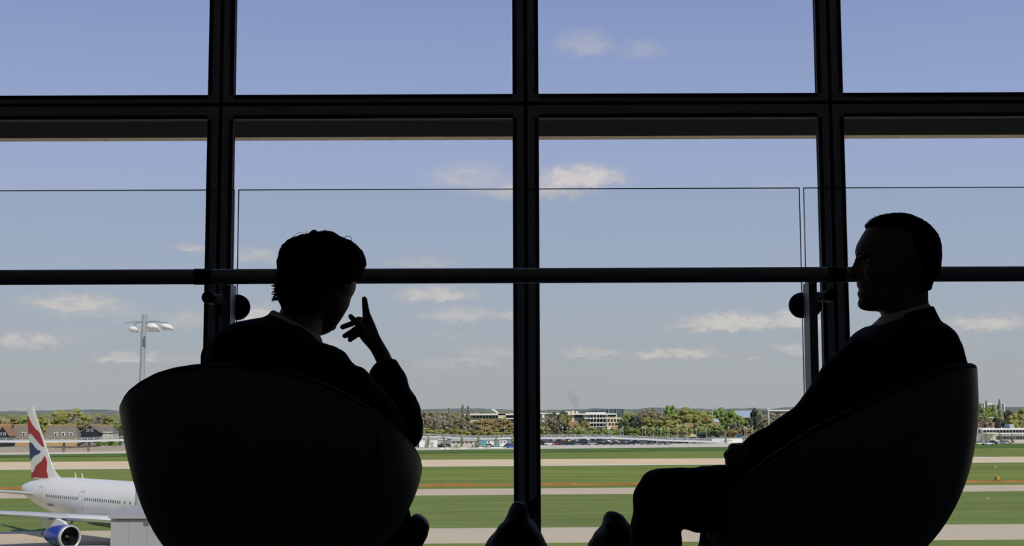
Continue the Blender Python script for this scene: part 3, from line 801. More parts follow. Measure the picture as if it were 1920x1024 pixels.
jk.loft([(506, 588.5, 585, 625, DL - .085, .078), (499, 595, 606, 647, DL - .085, .10), (478, 598, 630, 650, 3.13, .12), (444, 605.5, 646, 660, 3.13, .14), (421, 617, 655, 675, 3.13, .155), (402, 638, 662, 695, 3.13, .16), (389, 666, 675, 720, 3.13, .155),
         (382, 692, 680, 750, 3.13, .15), (380, 740, 690, 790, 3.13, .15), (390, 800, 690, 830, 3.13, .15), (405, 880, 690, 880, 3.14, .15), (420, 960, 690, 960, 3.16, .155), (430, 1005, 690, 1005, 3.18, .15)], 40, 2.4)
jk.loft([(630, 651, 575, 760, 3.03, .06), (646, 660, 600, 775, 3.03, .06), (664, 683, 628, 790, 3.04, .058), (682, 688, 650, 810, 3.05, .056), (705, 715, 680, 830, 3.07, .054), (735, 750, 712, 848, 3.10, .052), (765, 795, 745, 856, 3.12, .05)], 24, 2.2)
jk.loft([(703, 680.5, 740, 670.5, 3.29, .033), (698, 687, 745, 677, 3.285, .037), (692, 697, 754, 692, 3.275, .042), (690, 712, 762.5, 709, 3.26, .046), (692, 728, 767, 726, 3.24, .049), (700, 752, 779.5, 744, 3.215, .052), (710, 785, 787, 769, 3.19, .054),
         (718, 812, 792, 795, 3.165, .055), (728, 832, 792, 818, 3.15, .054), (742, 846, 784, 834, 3.14, .046), (752, 852, 772, 842, 3.135, .034)], 24, 2.2)
limb(jk, [(P(428, 668, 3.2)[0], 3.2, P(428, 668, 3.2)[2], .062), (-.70, 3.24, .62, .054), (-.575, 3.44, .60, .042)])
remesh(jk, 'jacket', suit_m, manL, .006, 2, (.0035, 14.0))
tr = MB()
limb(tr, [(-.53, 3.16, .48, .10), (-.47, 3.2, .475, .088), (-.33, 3.60, .47, .066), (-.28, 3.66, .26, .056), (-.25, 3.70, .10, .052)])
limb(tr, [(-.60, 3.22, .475, .088), (-.67, 3.60, .53, .066), (-.45, 3.625, .46, .056), (-.36, 3.635, .42, .05)])
remesh(tr, 'trousers', trou_m, manL, .006, 2, (.003, 16.0))
# the shoe of the crossed leg, toe up to the right
sh = MB()
sh.loft([(716, 1010, 742, 1078, 3.62, .036), (732, 994, 760, 1062, 3.62, .040), (746, 984, 774, 1046, 3.62, .042), (756, 978.5, 785, 1031, 3.62, .044), (763, 977, 793, 1018, 3.62, .046), (769, 970.5, 799, 1007, 3.62, .047), (775, 965, 803.5, 994, 3.62, .045), (780, 963, 804.5, 984, 3.62, .038), (786, 964.5, 801.5, 976, 3.62, .026)], 24, 2.4)
o = sh.build('shoe', shoe_m, manL, 'all')
sl = MB(); sl.loft([(738, 1076, 746, 1084, 3.62, .038), (756, 1056, 764, 1064, 3.62, .042), (780, 1024, 788, 1031, 3.62, .045), (793, 1003, 800.5, 1008, 3.62, .048), (798, 991, 804.5, 992, 3.62, .044), (797, 982, 803.5, 981, 3.62, .03)], 16, 2.4)
sl.build('sole', lace_m, o)
for i in range(4):
    MB().tube([P(735 + 8 * i, 996 - 5.5 * i, 3.585), P(737 + 8 * i, 990.5 - 5.5 * i, 3.60), P(738 + 8 * i, 989.5 - 5.5 * i, 3.635)], .0022, 6).build('lace', lace_m, o)
MB().tube([P(752, 981, 3.60), P(755, 975.5, 3.59), P(760, 976, 3.59), P(765, 979.5, 3.60), P(758, 981, 3.60)], .0018, 6).build('lace_bow', lace_m, o)
shoe('shoe', (-.27, 3.63, .014), (-.20, 3.90, .014), (0, 0, 1), manL, .05, .075)

# ------------------------------------------------------------------ bags on the floor between the chairs
bag_m = mat('black_nylon_bag', (15, 15, 18), 0.75, 0, 0.2, 40)
strap_m = mat('black_webbing', (20, 20, 23), 0.8, 0, 0.2, 80)
def floor_y(d):
    return 768 + .75 * FPX / d
def backpack(label, rows, d, base, pocket, loop, straps):
    t = thing('backpack', label, 'bag', (P(base[0], 900, d).x * .5 + P(base[1], 900, d).x * .5, d, 0), 'bags on the lounge floor')
    m = MB(); m.loft(rows, 32, 2.8)
    remesh(m, 'pack_body', bag_m, t, .006, 3, (.004, 18.0))
    m = MB(); m.loft(pocket, 24, 3.2); m.build('front_pocket', bag_m, t, True)
    zp = [P((r[0] + r[2]) / 2, r[1] - 2, r[4] - r[5] - .001) for r in pocket[:2]]
    MB().tube([P(pocket[0][0], pocket[0][1] + 6, pocket[0][4] - pocket[0][5]), P((pocket[0][0] + pocket[0][2]) / 2, pocket[0][1] + 1, pocket[0][4] - pocket[0][5] - .004), P(pocket[0][2], pocket[0][1] + 6, pocket[0][4] - pocket[0][5])], .003, 6).build('zip', strap_m, t)
    for lp in loop:
        MB().tube([P(*q) for q in lp], .007, 8).build('grab_loop', strap_m, t, True)
    for s in straps:
        pts = [P(*q) for q in s]; rs = []
        for i, p in enumerate(pts):
            rs.append([p + Vector((-.016, 0, 0)), p + Vector((.016, 0, 0)), p + Vector((.016, .008, 0)), p + Vector((-.016, .008, 0))])
        MB().rings(rs).build('shoulder_strap', strap_m, t)
    return t
D1 = 3.95; F1 = floor_y(D1)
backpack('taller black bag standing before the middle mullion, pointed loop on top',
         [(964, 940.5, 983, 943, D1, .035), (958, 951, 990, 949, D1, .055), (950, 966, 993, 962, D1, .07), (944, 977, 995, 976, D1, .08), (933, 986, 1007, 988, D1, .09), (924, 1001, 1014.5, 1000, D1, .095), (916, 1013, 1022, 1013, D1, .10), (908, 1026, 1028, 1026, D1, .11),
          (890, 1070, 1042, 1070, D1, .12), (880, 1140, 1050, 1140, D1, .13), (878, F1 - 20, 1052, F1 - 20, D1, .13), (884, F1, 1046, F1, D1, .12)], D1, (880, 1050),
         [(930, 1080, 1000, 1080, D1 - .12, .02), (915, 1100, 1015, 1100, D1 - .13, .035), (905, 1180, 1020, 1180, D1 - .135, .04), (905, F1 - 20, 1020, F1 - 20, D1 - .135, .035)],
         [[(988, 949, D1), (997, 942, D1), (1004.5, 936, D1), (1004.5, 945, D1), (1001, 958, D1), (996, 972, D1)]],
         [[(955, 985, D1 + .1), (945, 1040, D1 + .14), (935, 1120, D1 + .15), (930, F1 - 20, D1 + .135)], [(985, 985, D1 + .1), (995, 1040, D1 + .14), (1000, 1120, D1 + .15), (1003, F1 - 20, D1 + .135)]])
MBt = bpy.data.objects.get('backpack')
m = MB(); m.loft([(1003.6, 936, 1006.2, 935, D1, .006), (997, 943, 1006.6, 943, D1, .009), (993, 950, 1006, 950, D1, .01), (993, 960, 1004.5, 960, D1, .01), (994, 972, 1000.5, 972, D1, .008)], 12, 2.6)
m.build('pointed_tab', strap_m, MBt, True)
D2 = 3.75; F2 = floor_y(D2)
backpack('shorter black bag leaning against the shin of the short-haired man',
         [(1139, 959.5, 1156, 959.5, D2, .03), (1137, 963, 1166, 965, D2, .05), (1134.5, 969, 1172, 971, D2, .06), (1132, 977, 1175.5, 978, D2, .07), (1128, 988, 1184, 986, D2, .08), (1114, 1001, 1196, 998, D2, .09), (1107, 1014, 1200, 1012, D2, .10), (1101, 1026, 1203, 1026, D2, .105),
          (1088, 1070, 1210, 1070, D2, .115), (1080, 1140, 1214, 1140, D2, .12), (1078, F2 - 20, 1214, F2 - 20, D2, .12), (1084, F2, 1208, F2, D2, .11)], D2, (1078, 1214),
         [(1120, 1090, 1180, 1090, D2 - .11, .02), (1108, 1110, 1190, 1110, D2 - .12, .032), (1100, 1180, 1195, 1180, D2 - .125, .036), (1100, F2 - 20, 1195, F2 - 20, D2 - .125, .03)],
         [[(1142, 975, D2 - .06), (1140, 985, D2 - .085), (1146, 992, D2 - .09), (1150, 980, D2 - .065)]],
         [[(1140, 1000, D2 + .09), (1132, 1050, D2 + .125), (1126, 1120, D2 + .135), (1124, F2 - 20, D2 + .12)], [(1170, 1000, D2 + .09), (1176, 1050, D2 + .125), (1180, 1120, D2 + .135), (1182, F2 - 20, D2 + .12)]])

# ------------------------------------------------------------------ the airfield outside
HGT = 15.3                       # the viewer's height above the apron
ZG = CAM.z - HGT
def hor(px):
    return 768 - (px - 960) * math.tan(ROLL)
def gd(px, py):
    """distance at which the ground shows at a pixel"""
    return HGT * FPX / max(py - hor(px), .5)
def G(px, py, z=0.0):
    r = ray(px, py); return CAM + r * ((ZG + z - CAM.z) / r.z)
grass_m = mat('airfield_grass', (126, 138, 66), 0.95, 0, 0.34, 0.05, 'Object', spec=.1)
grass_n = mat('near_airfield_grass', (120, 133, 70), 0.95, 0, 0.3, 0.06, 'Object', spec=.1)
taxi_m = mat('pale_taxiway_concrete', (208, 190, 162), 0.9, 0, 0.05, 0.08, spec=.2)
run_m = mat('tan_runway_asphalt', (234, 206, 166), 0.9, 0, 0.07, 0.05, spec=.2)
line_m = mat('white_runway_paint', (226, 222, 212), 0.8, 0, 0.04, 0.3, spec=.2)
conc_m = mat('perimeter_concrete', (216, 206, 186), 0.9, 0, 0.08, 0.1, spec=.2)
earth_m = mat('scrub_ground', (108, 112, 74), 0.95, 0, 0.25, 0.02, spec=.1)
dark_m = mat('dark_glazing', (52, 60, 68), 0.25, 0, 0.15, 0.5)

def mow(m, scale):
    """long mowing streaks across the field"""
    nt = m.node_tree
    nz = [n for n in nt.nodes if n.type == 'TEX_NOISE'][0]; t = [n for n in nt.nodes if n.type == 'TEX_COORD'][0]
    v = nt.nodes.new('ShaderNodeVectorMath'); v.operation = 'MULTIPLY'; v.inputs[1].default_value = (0.12, 1.0, 1)
    nt.links.new(t.outputs['Object'], v.inputs[0]); nt.links.new(v.outputs[0], nz.inputs['Vector'])
    nz.inputs['Scale'].default_value = scale; nz.inputs['Detail'].default_value = 8; nz.inputs['Roughness'].default_value = .65
mow(grass_m, .12); mow(grass_n, .2)

def strip(name, label, cat, m, yl0, yr0, yl1, yr1, z, thick, kind='structure'):
    """a band of paving or grass given by where its near and far edges meet the left and right frame edges"""
    def edge(yl, yr):
        a, b = G(0, yl), G(1920, yr); e = (b - a)
        return a - e * 1.2, b + e * 1.2
    a, b = edge(yl1, yr1); c, d = edge(yl0, yr0)
    zt, zb = ZG + z, ZG + z - thick
    vs = [(p.x, p.y, zb) for p in (a, b, d, c)] + [(p.x, p.y, zt) for p in (a, b, d, c)]
    o = MB().add(vs, [(0, 3, 2, 1), (4, 5, 6, 7), (0, 1, 5, 4), (1, 2, 6, 5), (2, 3, 7, 6), (3, 0, 4, 7)]).build(name, m)
    o['kind'] = kind; o['label'] = label; o['category'] = cat
    return o
struct(MB().box(-5000, 5000, -150, 9000, ZG - 3, ZG - .06).build('ground_base', earth_m), 'flat scrubby ground reaching to the horizon', 'ground')
strip('apron_grass', 'green grass strip nearest the lounge beyond the apron', 'grass', grass_n, 1024, 1012, 1100, 1088, 0, .05)
strip('apron', 'pale concrete aircraft apron below the lounge', 'apron', taxi_m, 1100, 1088, 3000, 3000, .02, .07)
strip('taxiway', 'wide pale concrete taxiway behind the airliner and bags', 'taxiway', taxi_m, 997, 983, 1025, 1012, .02, .07)
strip('taxiway', 'narrow pale taxiway between the two broad lawns', 'taxiway', taxi_m, 923, 909.5, 935, 921, .02, .07)
strip('infield_grass', 'broad green lawn between the wide and the narrow taxiway', 'grass', grass_n, 935, 921, 997, 983, 0, .05)
strip('infield_grass', 'green lawn with the orange netting between runway and narrow taxiway', 'grass', grass_m, 881, 867, 923, 909.5, 0, .05)
strip('runway', 'tan runway crossing the whole view', 'runway', run_m, 866.5, 856.5, 880, 866, .02, .07)
strip('runway_edge_line', 'white edge line along the near side of the runway', 'line', line_m, 880.0, 866.0, 881, 867, .04, .05)
strip('outfield_grass', 'bright green grass strip beyond the runway', 'grass', grass_m, 853, 832, 866.5, 856.5, 0, .05)
strip('outfield_verge', 'darker green verge along the far edge of the grass beyond the runway', 'grass', mat('verge_grass', (92, 116, 56), .95, 0, .25, .1, spec=.1), 853, 832, 857.5, 839.5, .02, .07)
strip('perimeter_road', 'pale concrete perimeter road beyond the last grass strip', 'road', conc_m, 846, 825, 853, 832, .03, .07)
strip('car_park_ground', 'grey car park ground behind the perimeter road', 'ground', mat('car_park_asphalt', (150, 148, 142), .9, 0, .1, .05), 833, 815, 846, 825, .0, .05)
# curved white taxi marking on the runway at the right
pts = [G(x, y) for x, y in ((1795, 856.5), (1820, 857.3), (1845, 859), (1868, 861.5), (1890, 864.5))]
m = MB(); rs = []
for p in pts:
    rs.append([(p.x - 1, p.y - 4.5, ZG + .05), (p.x + 1, p.y + 4.5, ZG + .05), (p.x + 1, p.y + 4.5, ZG + .03), (p.x - 1, p.y - 4.5, ZG + .03)])
struct(m.rings(rs).build('runway_marking', line_m), 'curved white marking on the runway right of the armchair', 'marking')
# orange netting, a low barrier on pegs
net_m = mat('orange_safety_netting', (190, 122, 74), .9, 0, .2, .5)
net = thing('orange_netting', 'long low orange safety netting across the lawn before the narrow taxiway', 'barrier', tuple(G(960, 913)))
a, b = G(0, 917.5), G(1920, 904.5)
e = b - a; a -= e * .3; b += e * .3; e = b - a
K = 60
for k in range(K):
    p, q = a + e * (k / K), a + e * ((k + 1) / K)
    h = .40 + .10 * math.sin(k * 1.7)
    MB().add([(p.x, p.y, ZG), (q.x, q.y, ZG), (q.x, q.y, ZG + h), (p.x, p.y, ZG + h), (p.x, p.y + .06, ZG), (q.x, q.y + .06, ZG), (q.x, q.y + .06, ZG + h), (p.x, p.y + .06, ZG + h)],
             [(0, 1, 2, 3), (4, 7, 6, 5), (0, 4, 5, 1), (3, 2, 6, 7), (0, 3, 7, 4), (1, 5, 6, 2)]).build('netting_length', net_m, net)
    MB().box(p.x - .05, p.x + .05, p.y - .05, p.y + .1, ZG, ZG + .55).build('peg', net_m, net)
# yellow taxiway sign and marker
ys_ = thing('taxiway_sign', 'small yellow and black taxiway sign on the lawn at the right', 'sign', tuple(G(1870, 902)))
p = G(1870, 902); sc = p.y / FPX
MB().box(p.x - 4 * sc, p.x + 4.5 * sc, p.y, p.y + .3, ZG + 2 * sc, ZG + 8.5 * sc).build('sign_face', mat('yellow_sign', (212, 160, 30), .5), ys_)
MB().box(p.x - 4 * sc, p.x - .5 * sc, p.y - .05, p.y, ZG + 2.4 * sc, ZG + 8 * sc).build('black_legend_panel', mat('black_sign', (70, 62, 30), .5), ys_)
for s in (-3, 3.5):
    MB().box(p.x + s * sc - .06, p.x + s * sc + .06, p.y + .1, p.y + .2, ZG, ZG + 2.2 * sc).build('leg', mat('sign_leg', (90, 90, 90), .5), ys_)
for (x, y, lb) in ((1866, 878, 'tiny white marker on the lawn just beyond the yellow sign'), (1853, 937, 'tiny white marker on the broad lawn at the right')):
    p = G(x, y); sc = p.y / FPX
    t = thing('edge_marker', lb, 'marker', tuple(p))
    MB().tube([(p.x, p.y, ZG), (p.x, p.y, ZG + 1.6 * sc)], .8 * sc, 8).build('stem', conc_m, t)
    MB().ball((p.x, p.y, ZG + 2.4 * sc), 1.3 * sc, 8, 5).build('lamp_head', line_m, t, True)

# ------------------------------------------------------------------ airliner, nose to the right and towards us
white_m = mat('white_aircraft_paint', (246, 240, 228), .35, 0, .03, .4, coat=.3)
grey_m = mat('light_grey_wing', (176, 176, 176), .45, .1, .05, .3)
bare_m = mat('polished_metal_edge', (225, 225, 222), .3, .5, .03, 1)
red_m = mat('tail_red', (176, 38, 44), .4, 0, .05, .5)
blue_m = mat('tail_blue', (36, 52, 104), .4, 0, .05, .5)
nac_m = mat('engine_blue', (36, 58, 168), .35, 0, .08, .6, coat=.3)
navy_m = mat('engine_grey_belly', (92, 96, 108), .5, 0, .08, .6)
duct_m = mat('engine_duct_dark', (34, 34, 38), .5, .2, .1, 1)
AXO = Vector((-48.0, 160.7, ZG)); AH = Vector((.72, -.694, 0)).normalized(); AS = Vector((AH.y, -AH.x, 0))   # heading and starboard
def A(s, l, z):
    """s forward, l to starboard, z above the apron"""
    return AXO + AH * s + AS * l + Vector((0, 0, z))
jet = thing('airliner', 'white twin-engine airliner with red white and blue tail fin parked outside at left', 'airplane', tuple(A(0, 0, 0)))
def ringf(s, r, zc, n=36, sq=1.0):
    return [A(s, r * math.cos(2 * math.pi * j / n), zc + r * sq * math.sin(2 * math.pi * j / n)) for j in range(n)]
st_ = [(-19.3, .25, 5.65), (-18.6, .62, 5.6), (-17, 1.08, 5.5), (-14, 1.66, 5.32), (-11, 2.08, 5.12), (-8, 2.36, 4.95), (-5, 2.48, 4.87), (-2, 2.5, 4.85), (10, 2.5, 4.85), (20, 2.5, 4.85), (23, 2.42, 4.8), (25.5, 2.1, 4.65), (27.3, 1.55, 4.45), (28.5, .9, 4.3), (29.2, .2, 4.2)]
fus = MB().rings([ringf(*q) for q in st_]).build('fuselage', white_m, jet, 'all')
gb = MB(); rs = []
for (s, w, z0, z1) in ((-2.5, 1.2, 2.55, 3.0), (1, 2.45, 2.1, 3.5), (6, 2.7, 1.95, 3.6), (11, 2.45, 2.1, 3.5), (13.5, 1.2, 2.5, 3.0)):
    rs.append([A(s, w * math.cos(q), (z0 + z1) / 2 + (z1 - z0) / 2 * math.sin(q)) for q in [2 * math.pi * j / 20 for j in range(20)]])
gb.rings(rs).build('belly_fairing', grey_m, jet, 'all')
win_m = mat('cabin_window', (58, 60, 64), .2, 0, .05, 3)
def fus_r(s):
    return np.interp(s, [q[0] for q in st_], [q[1] for q in st_]), np.interp(s, [q[0] for q in st_], [q[2] for q in st_])
wz = 5.22
def cabin_window(s, side=1):
    r, zc = fus_r(s); m = MB(); rs = []
    for off in (-.05, .012):
        ring = []
        for q in [2 * math.pi * j / 10 for j in range(10)]:
            dz = .20 * math.sin(q); l = math.sqrt(max(r * r - (wz + dz - zc) ** 2, .01)) + off
            ring.append(A(s + .10 * math.cos(q), side * l, wz + dz))
        rs.append(ring)
    m.rings(rs).build('cabin_window', win_m, jet)
for k in range(17):
    cabin_window(-8.8 + .4825 * k); cabin_window(.79 + .479 * k)
for s in (9.5, 10.6, 11.7):
    cabin_window(s)
door_m = mat('door_seam_grey', (150, 150, 148), .5, 0, .05, 1)
def side_frame(name, s0, s1, z0, z1, w, parent):
    m = MB()
    for (a0, a1, b0, b1) in ((s0, s0 + w, z0, z1), (s1 - w, s1, z0, z1), (s0, s1, z1 - w, z1), (s0, s1, z0, z0 + w)):
        n = 6; o1 = []; 
        for i in range(n + 1):
            z = b0 + (b1 - b0) * i / n; r, zc = fus_r((a0 + a1) / 2); l = math.sqrt(max(r * r - (z - zc) ** 2, .01))
            o1.append([A(a0, l + .012, z), A(a1, l + .012, z), A(a1, l - .04, z), A(a0, l - .04, z)])
        m.rings(o1)
    return m.build(name, door_m, parent)
side_frame('cabin_door', -.72, .22, 4.0, 6.05, .05, jet)
side_frame('rear_door', -11.3, -10.35, 4.3, 6.2, .05, jet)
# registration lettering under the rear windows
def side_text(txt, s, z, size, m, name):
    cu = bpy.data.curves.new(name, 'FONT'); cu.body = txt; cu.size = size; cu.extrude = .01; cu.resolution_u = 2
    ob = bpy.data.objects.new('tmp', cu); COL.objects.link(ob)
    dg = bpy.context.evaluated_depsgraph_get(); me = bpy.data.meshes.new_from_object(ob.evaluated_get(dg))
    bpy.data.objects.remove(ob, do_unlink=True)
    for v in me.vertices:
        r, zc = fus_r(s + v.co.x); zz = z + v.co.y
        l = math.sqrt(max(r * r - (zz - zc) ** 2, .01)) + .015 + v.co.z * .3
        v.co = A(s + v.co.x, l, zz)
    me.materials.clear(); me.materials.append(m); link(name, me, jet)
side_text('G-BNWA', -8.9, 3.98, .52, win_m, 'registration_lettering')
# fin with its flowing flag pattern
FZ0, FZ1 = 6.9, 15.9
def fin_pt(u, v, side=0):
    """u 0 trailing .. 1 leading edge, v 0 root .. 1 tip"""
    z = FZ0 + (FZ1 - FZ0) * v
    tr_ = -16.9 + (-18.95 + 16.9) * v
    ld = -10.6 + (-17.35 + 10.6) * v + (1.6 * max(0, .12 - v) / .12)
    s = tr_ + (ld - tr_) * u
    th = (.34 - .2 * v) * (1 - (2 * u - .9) ** 2 * .55 if u < .96 else .3)
    return A(s, side * th * .5, z)
m = MB(); rs = []
for i in range(14):
    v = i / 13
    us = [0, .15, .3, .45, .6, .75, .9, 1]
    rs.append([fin_pt(u, v, 1) for u in us] + [fin_pt(u, v, -1) for u in reversed(us)])
fin = m.rings(rs).build('tail_fin', white_m, jet, True)
def fin_patch(name, mt, low, high, side=1, u0=0.0):
    """coloured livery patch between two boundary curves v(u)"""
    us = np.linspace(u0, 1, 26); m = MB(); rs = []
    for u in us:
        a, b = np.interp(u, *zip(*low)), np.interp(u, *zip(*high))
        if b - a < .001:
            continue
        L = []
        for off in (.035, -.02):
            for v in ((a, b) if off > 0 else (b, a)):
                p = fin_pt(float(u), float(v), side); L.append(p + AS * side * off)
        rs.append(L)
    if len(rs) > 1:
        m.rings(rs).build(name, mt, fin)
for sd in (1, -1):
    fin_patch('upper_red_flash', red_m, [(0, .615), (.15, .625), (.3, .61), (.55, .54), (.75, .47), (.88, .44), (.93, .47), (.94, .52)], [(0, .865), (.12, .865), (.3, .80), (.5, .73), (.72, .675), (.86, .655), (.9, .60), (.94, .52)], sd)
    fin_patch('blue_flash', blue_m, [(0, .245), (.12, .285), (.25, .32), (.4, .335), (.52, .345), (.62, .37), (.68, .39)], [(0, .49), (.1, .50), (.22, .485), (.36, .43), (.52, .395), (.68, .39)], sd)
    fin_patch('lower_red_flash', red_m, [(0, .0), (.1, .02), (.5, .02), (.6, .03), (.7, .11), (.8, .20), (.86, .26)], [(0, .075), (.12, .10), (.25, .175), (.42, .215), (.6, .25), (.75, .305), (.8, .325), (.86, .26)], sd)
# wings, tailplane
def surf(name, le0, te0, z0, l0, le1, te1, z1, l1, t0, t1, mt, side):
    rs = []
    for k in range(2):
        le, te, z, l, th = (le0, te0, z0, l0, t0) if k == 0 else (le1, te1, z1, l1, t1)
        c = le - te; R = []
        prof = [(0, 0), (.02, .3), (.08, .52), (.25, .6), (.5, .5), (.8, .2), (1, .03), (1, -.03), (.8, -.12), (.5, -.32), (.25, -.42), (.08, -.36), (.02, -.22)]
        for (f, h) in prof:
            R.append(A(le - c * f, side * l, z + h * th))
        rs.append(R)
    return MB().rings(rs).build(name, mt, jet, True)
for sd in (1, -1):
    w = surf('wing', 9.2, -1.0, 3.05, 1.5, -4.4, -7.0, 5.2, 24.0, .95, .35, grey_m, sd)
    # bright leading edge slats, two lengths
    for (l0, l1) in ((2.6, 7.2), (8.9, 23.6)):
        def lep(l):
            f = (l - 1.5) / 22.5; return 9.2 - 13.6 * f, 3.05 + 2.15 * f, (.95 - .62 * f)
        rs = []
        for l in (l0, (l0 + l1) / 2, l1):
            le, z, th = lep(l)
            rs.append([A(le - .9, sd * l, z + .55 * th + .02), A(le - .2, sd * l, z + .45 * th), A(le + .1, sd * l, z + .05), A(le - .1, sd * l, z - .3 * th), A(le - .5, sd * l, z - .38 * th), A(le - .6, sd * l, z + .1)])
        MB().rings(rs).build('slat', bare_m, w, True)
    surf('tailplane', -12.2, -17.2, 5.15, .8, -18.2, -20.4, 5.95, 8.6, .5, .2, grey_m, sd)
def engine(side):
    l = 8.0 * side; zc = 1.72; sf = 8.0
    t = []
    prof = [(-5.0, .62), (-4.2, .86), (-3.2, 1.10), (-2.0, 1.24), (-.9, 1.30)]
    def er_(s, r, n=40, dz=0):
        return [A(sf + s, l + r * math.cos(2 * math.pi * j / n), zc + dz + r * math.sin(2 * math.pi * j / n)) for j in range(n)]
    nac = MB().rings([er_(s, r) for s, r in prof] + [er_(-.4, 1.31)], cap=False).build('nacelle', nac_m, jet, 'all')
    MB().rings([er_(-.42, 1.30), er_(-.2, 1.30), er_(-.02, 1.25), er_(.03, 1.18), er_(-.02, 1.10), er_(-.25, 1.06)], cap=False).build('intake_lip', bare_m, nac, 'all')
    MB().rings([er_(-.24, 1.065), er_(-.9, 1.08), er_(-1.2, 1.08)], cap=False).build('intake_duct', duct_m, nac, 'all')
    MB().rings([er_(-1.15, 1.08, 40), er_(-1.12, .25, 40), er_(-1.0, .22, 40)], cap=False).build('fan_disc', duct_m, nac)
    for k in range(24):
        q = 2 * math.pi * k / 24; q2 = q + .16
        f = lambda r, qq, s: A(sf + s, l + r * math.cos(qq), zc + r * math.sin(qq))
        MB().add([f(.24, q, -1.08), f(.24, q2, -1.0), f(1.05, q2 + .1, -1.0), f(1.05, q + .1, -1.1)], [(0, 1, 2, 3)]).build('fan_blade', mat('fan_blade_metal', (58, 58, 64), .4, .6, .1, 1), nac)
    MB().rings([er_(-1.05, .22, 20), er_(-.85, .18, 20), er_(-.62, .09, 20), er_(-.52, .02, 20)]).build('spinner', mat('spinner_ochre', (110, 76, 36), .5, 0, .5, 6), nac, 'all')
    MB().rings([er_(-6.2, .30, 24, .05), er_(-5.4, .46, 24, .03), er_(-4.8, .58, 24)], cap=True).build('exhaust_cone', navy_m, nac, 'all')
    rs = []
    for (s, w, z0, z1) in ((-.9, .12, 2.95, 3.03), (-1.6, .2, 2.8, 3.32), (-3.0, .24, 2.6, 3.55), (-5, .24, 2.3, 3.6), (-7, .12, 2.9, 3.4)):
        rs.append([A(sf + s, l - w, z0), A(sf + s, l + w, z0), A(sf + s, l + w, z1), A(sf + s, l - w, z1)])
    MB().rings(rs).build('pylon', white_m, jet)
engine(1); engine(-1)
tyre_m = mat('tyre', (30, 30, 32), .8, 0, .1, 5)
for (s, l) in ((1.0, 4.6), (1.0, -4.6), (21.5, 0)):
    g_ = MB().tube([A(s, l, 1.1), A(s, l * .9, 2.9)], .16, 10).build('gear_leg', bare_m, jet, True)
    for ds in ((-.7, .7) if l else (0,)):
        for dl in (-.45, .45):
            MB().tube([A(s + ds, l + dl - .18, .56), A(s + ds, l + dl + .18, .56)], .55, 20).build('wheel', tyre_m, g_, True)
for s in (-6.2, -4.6):
    MB().add([A(s, -.02, 7.2), A(s + .35, -.02, 7.2), A(s + .05, -.02, 7.95), A(s - .1, -.02, 7.95), A(s, .02, 7.2), A(s + .35, .02, 7.2), A(s + .05, .02, 7.95), A(s - .1, .02, 7.95)],
             [(0, 1, 2, 3), (4, 7, 6, 5), (0, 4, 5, 1), (1, 5, 6, 2), (2, 6, 7, 3), (3, 7, 4, 0)]).build('aerial', white_m, jet)

# ------------------------------------------------------------------ floodlight mast and service tower close to the terminal
MD = 62.0
gal_m = mat('galvanised_steel', (176, 180, 182), .45, .3, .06, 1.5)
lampw_m = mat('white_lamp_housing', (238, 234, 226), .4, 0, .03, 2)
mx_ = P(268.5, 700, MD).x; k_ = MD / FPX
mast = thing('floodlight_mast', 'tall grey steel mast with white floodlights standing behind the left armchair', 'lamp post', (mx_, MD, ZG))
zt = P(270, 590, MD).z
MB().tube([(mx_ - .12, MD, ZG), (mx_ - .06, MD, P(265, 800, MD).z), (P(268.6, 632, MD).x, MD, P(268.6, 632, MD).z)], [8.5 * k_, 5.6 * k_, 4.6 * k_], 20).build('pole', gal_m, mast, True)
MB().tube([P(268.6, 632, MD), P(270, 616, MD)], 5.0 * k_, 20).build('collar', gal_m, mast, True)
MB().tube([P(270, 616, MD), P(271.3, 590.5, MD)], 4.7 * k_, 20).build('head_tube', gal_m, mast, True)
for (x0, y0, x1, y1, dd) in ((271, 603, 234, 606, -1.2), (271, 604, 314, 605.5, -.8), (271, 604, 300, 603, 1.0), (268, 603, 251, 609, .3)):
    MB().tube([P(x0, y0, MD), P((x0 + x1) / 2, (y0 + y1) / 2 - 1.5, MD + dd * .5), P(x1, y1, MD + dd)], 1.0 * k_, 8).build('arm', gal_m, mast, True)
def flood(cx, cy, hw, hh, d, tilt):
    m = MB(); rs = []
    for (f, w, h0, h1) in ((-1, .35, -.5, .35), (-.8, .8, -.85, .8), (-.3, 1.0, -1, 1.0), (.35, 1.0, -1, .9), (.8, .75, -.9, .35), (1, .35, -.8, -.45)):
        R = []
        for q in [2 * math.pi * j / 14 for j in range(14)]:
            p = P(cx + hw * f, cy, d); h = (h0 + h1) / 2 + (h1 - h0) / 2 * math.sin(q)
            R.append(p + Vector((0, hw * k_ * .75 * w * math.cos(q), h * hh * k_ + tilt * f * hh * k_)))
        rs.append(R)
    o = m.rings(rs).build('floodlight_housing', lampw_m, mast, 'all')
    p = P(cx, cy + hh, d)
    MB().box(p.x - hw * k_ * .8, p.x + hw * k_ * .8, d - hw * k_ * .6, d + hw * k_ * .6, p.z - 1.2 * k_, p.z + 1.0 * k_).build('lens_tray', gal_m, o)
flood(251, 616.5, 8.5, 5.5, MD + .4, 0)
flood(286.5, 612, 11, 6, MD - .6, 0)
flood(314, 612.5, 12.5, 5.5, MD - 1.0, -.35)
flood(288, 618, 13, 2.8, MD + .8, 0)
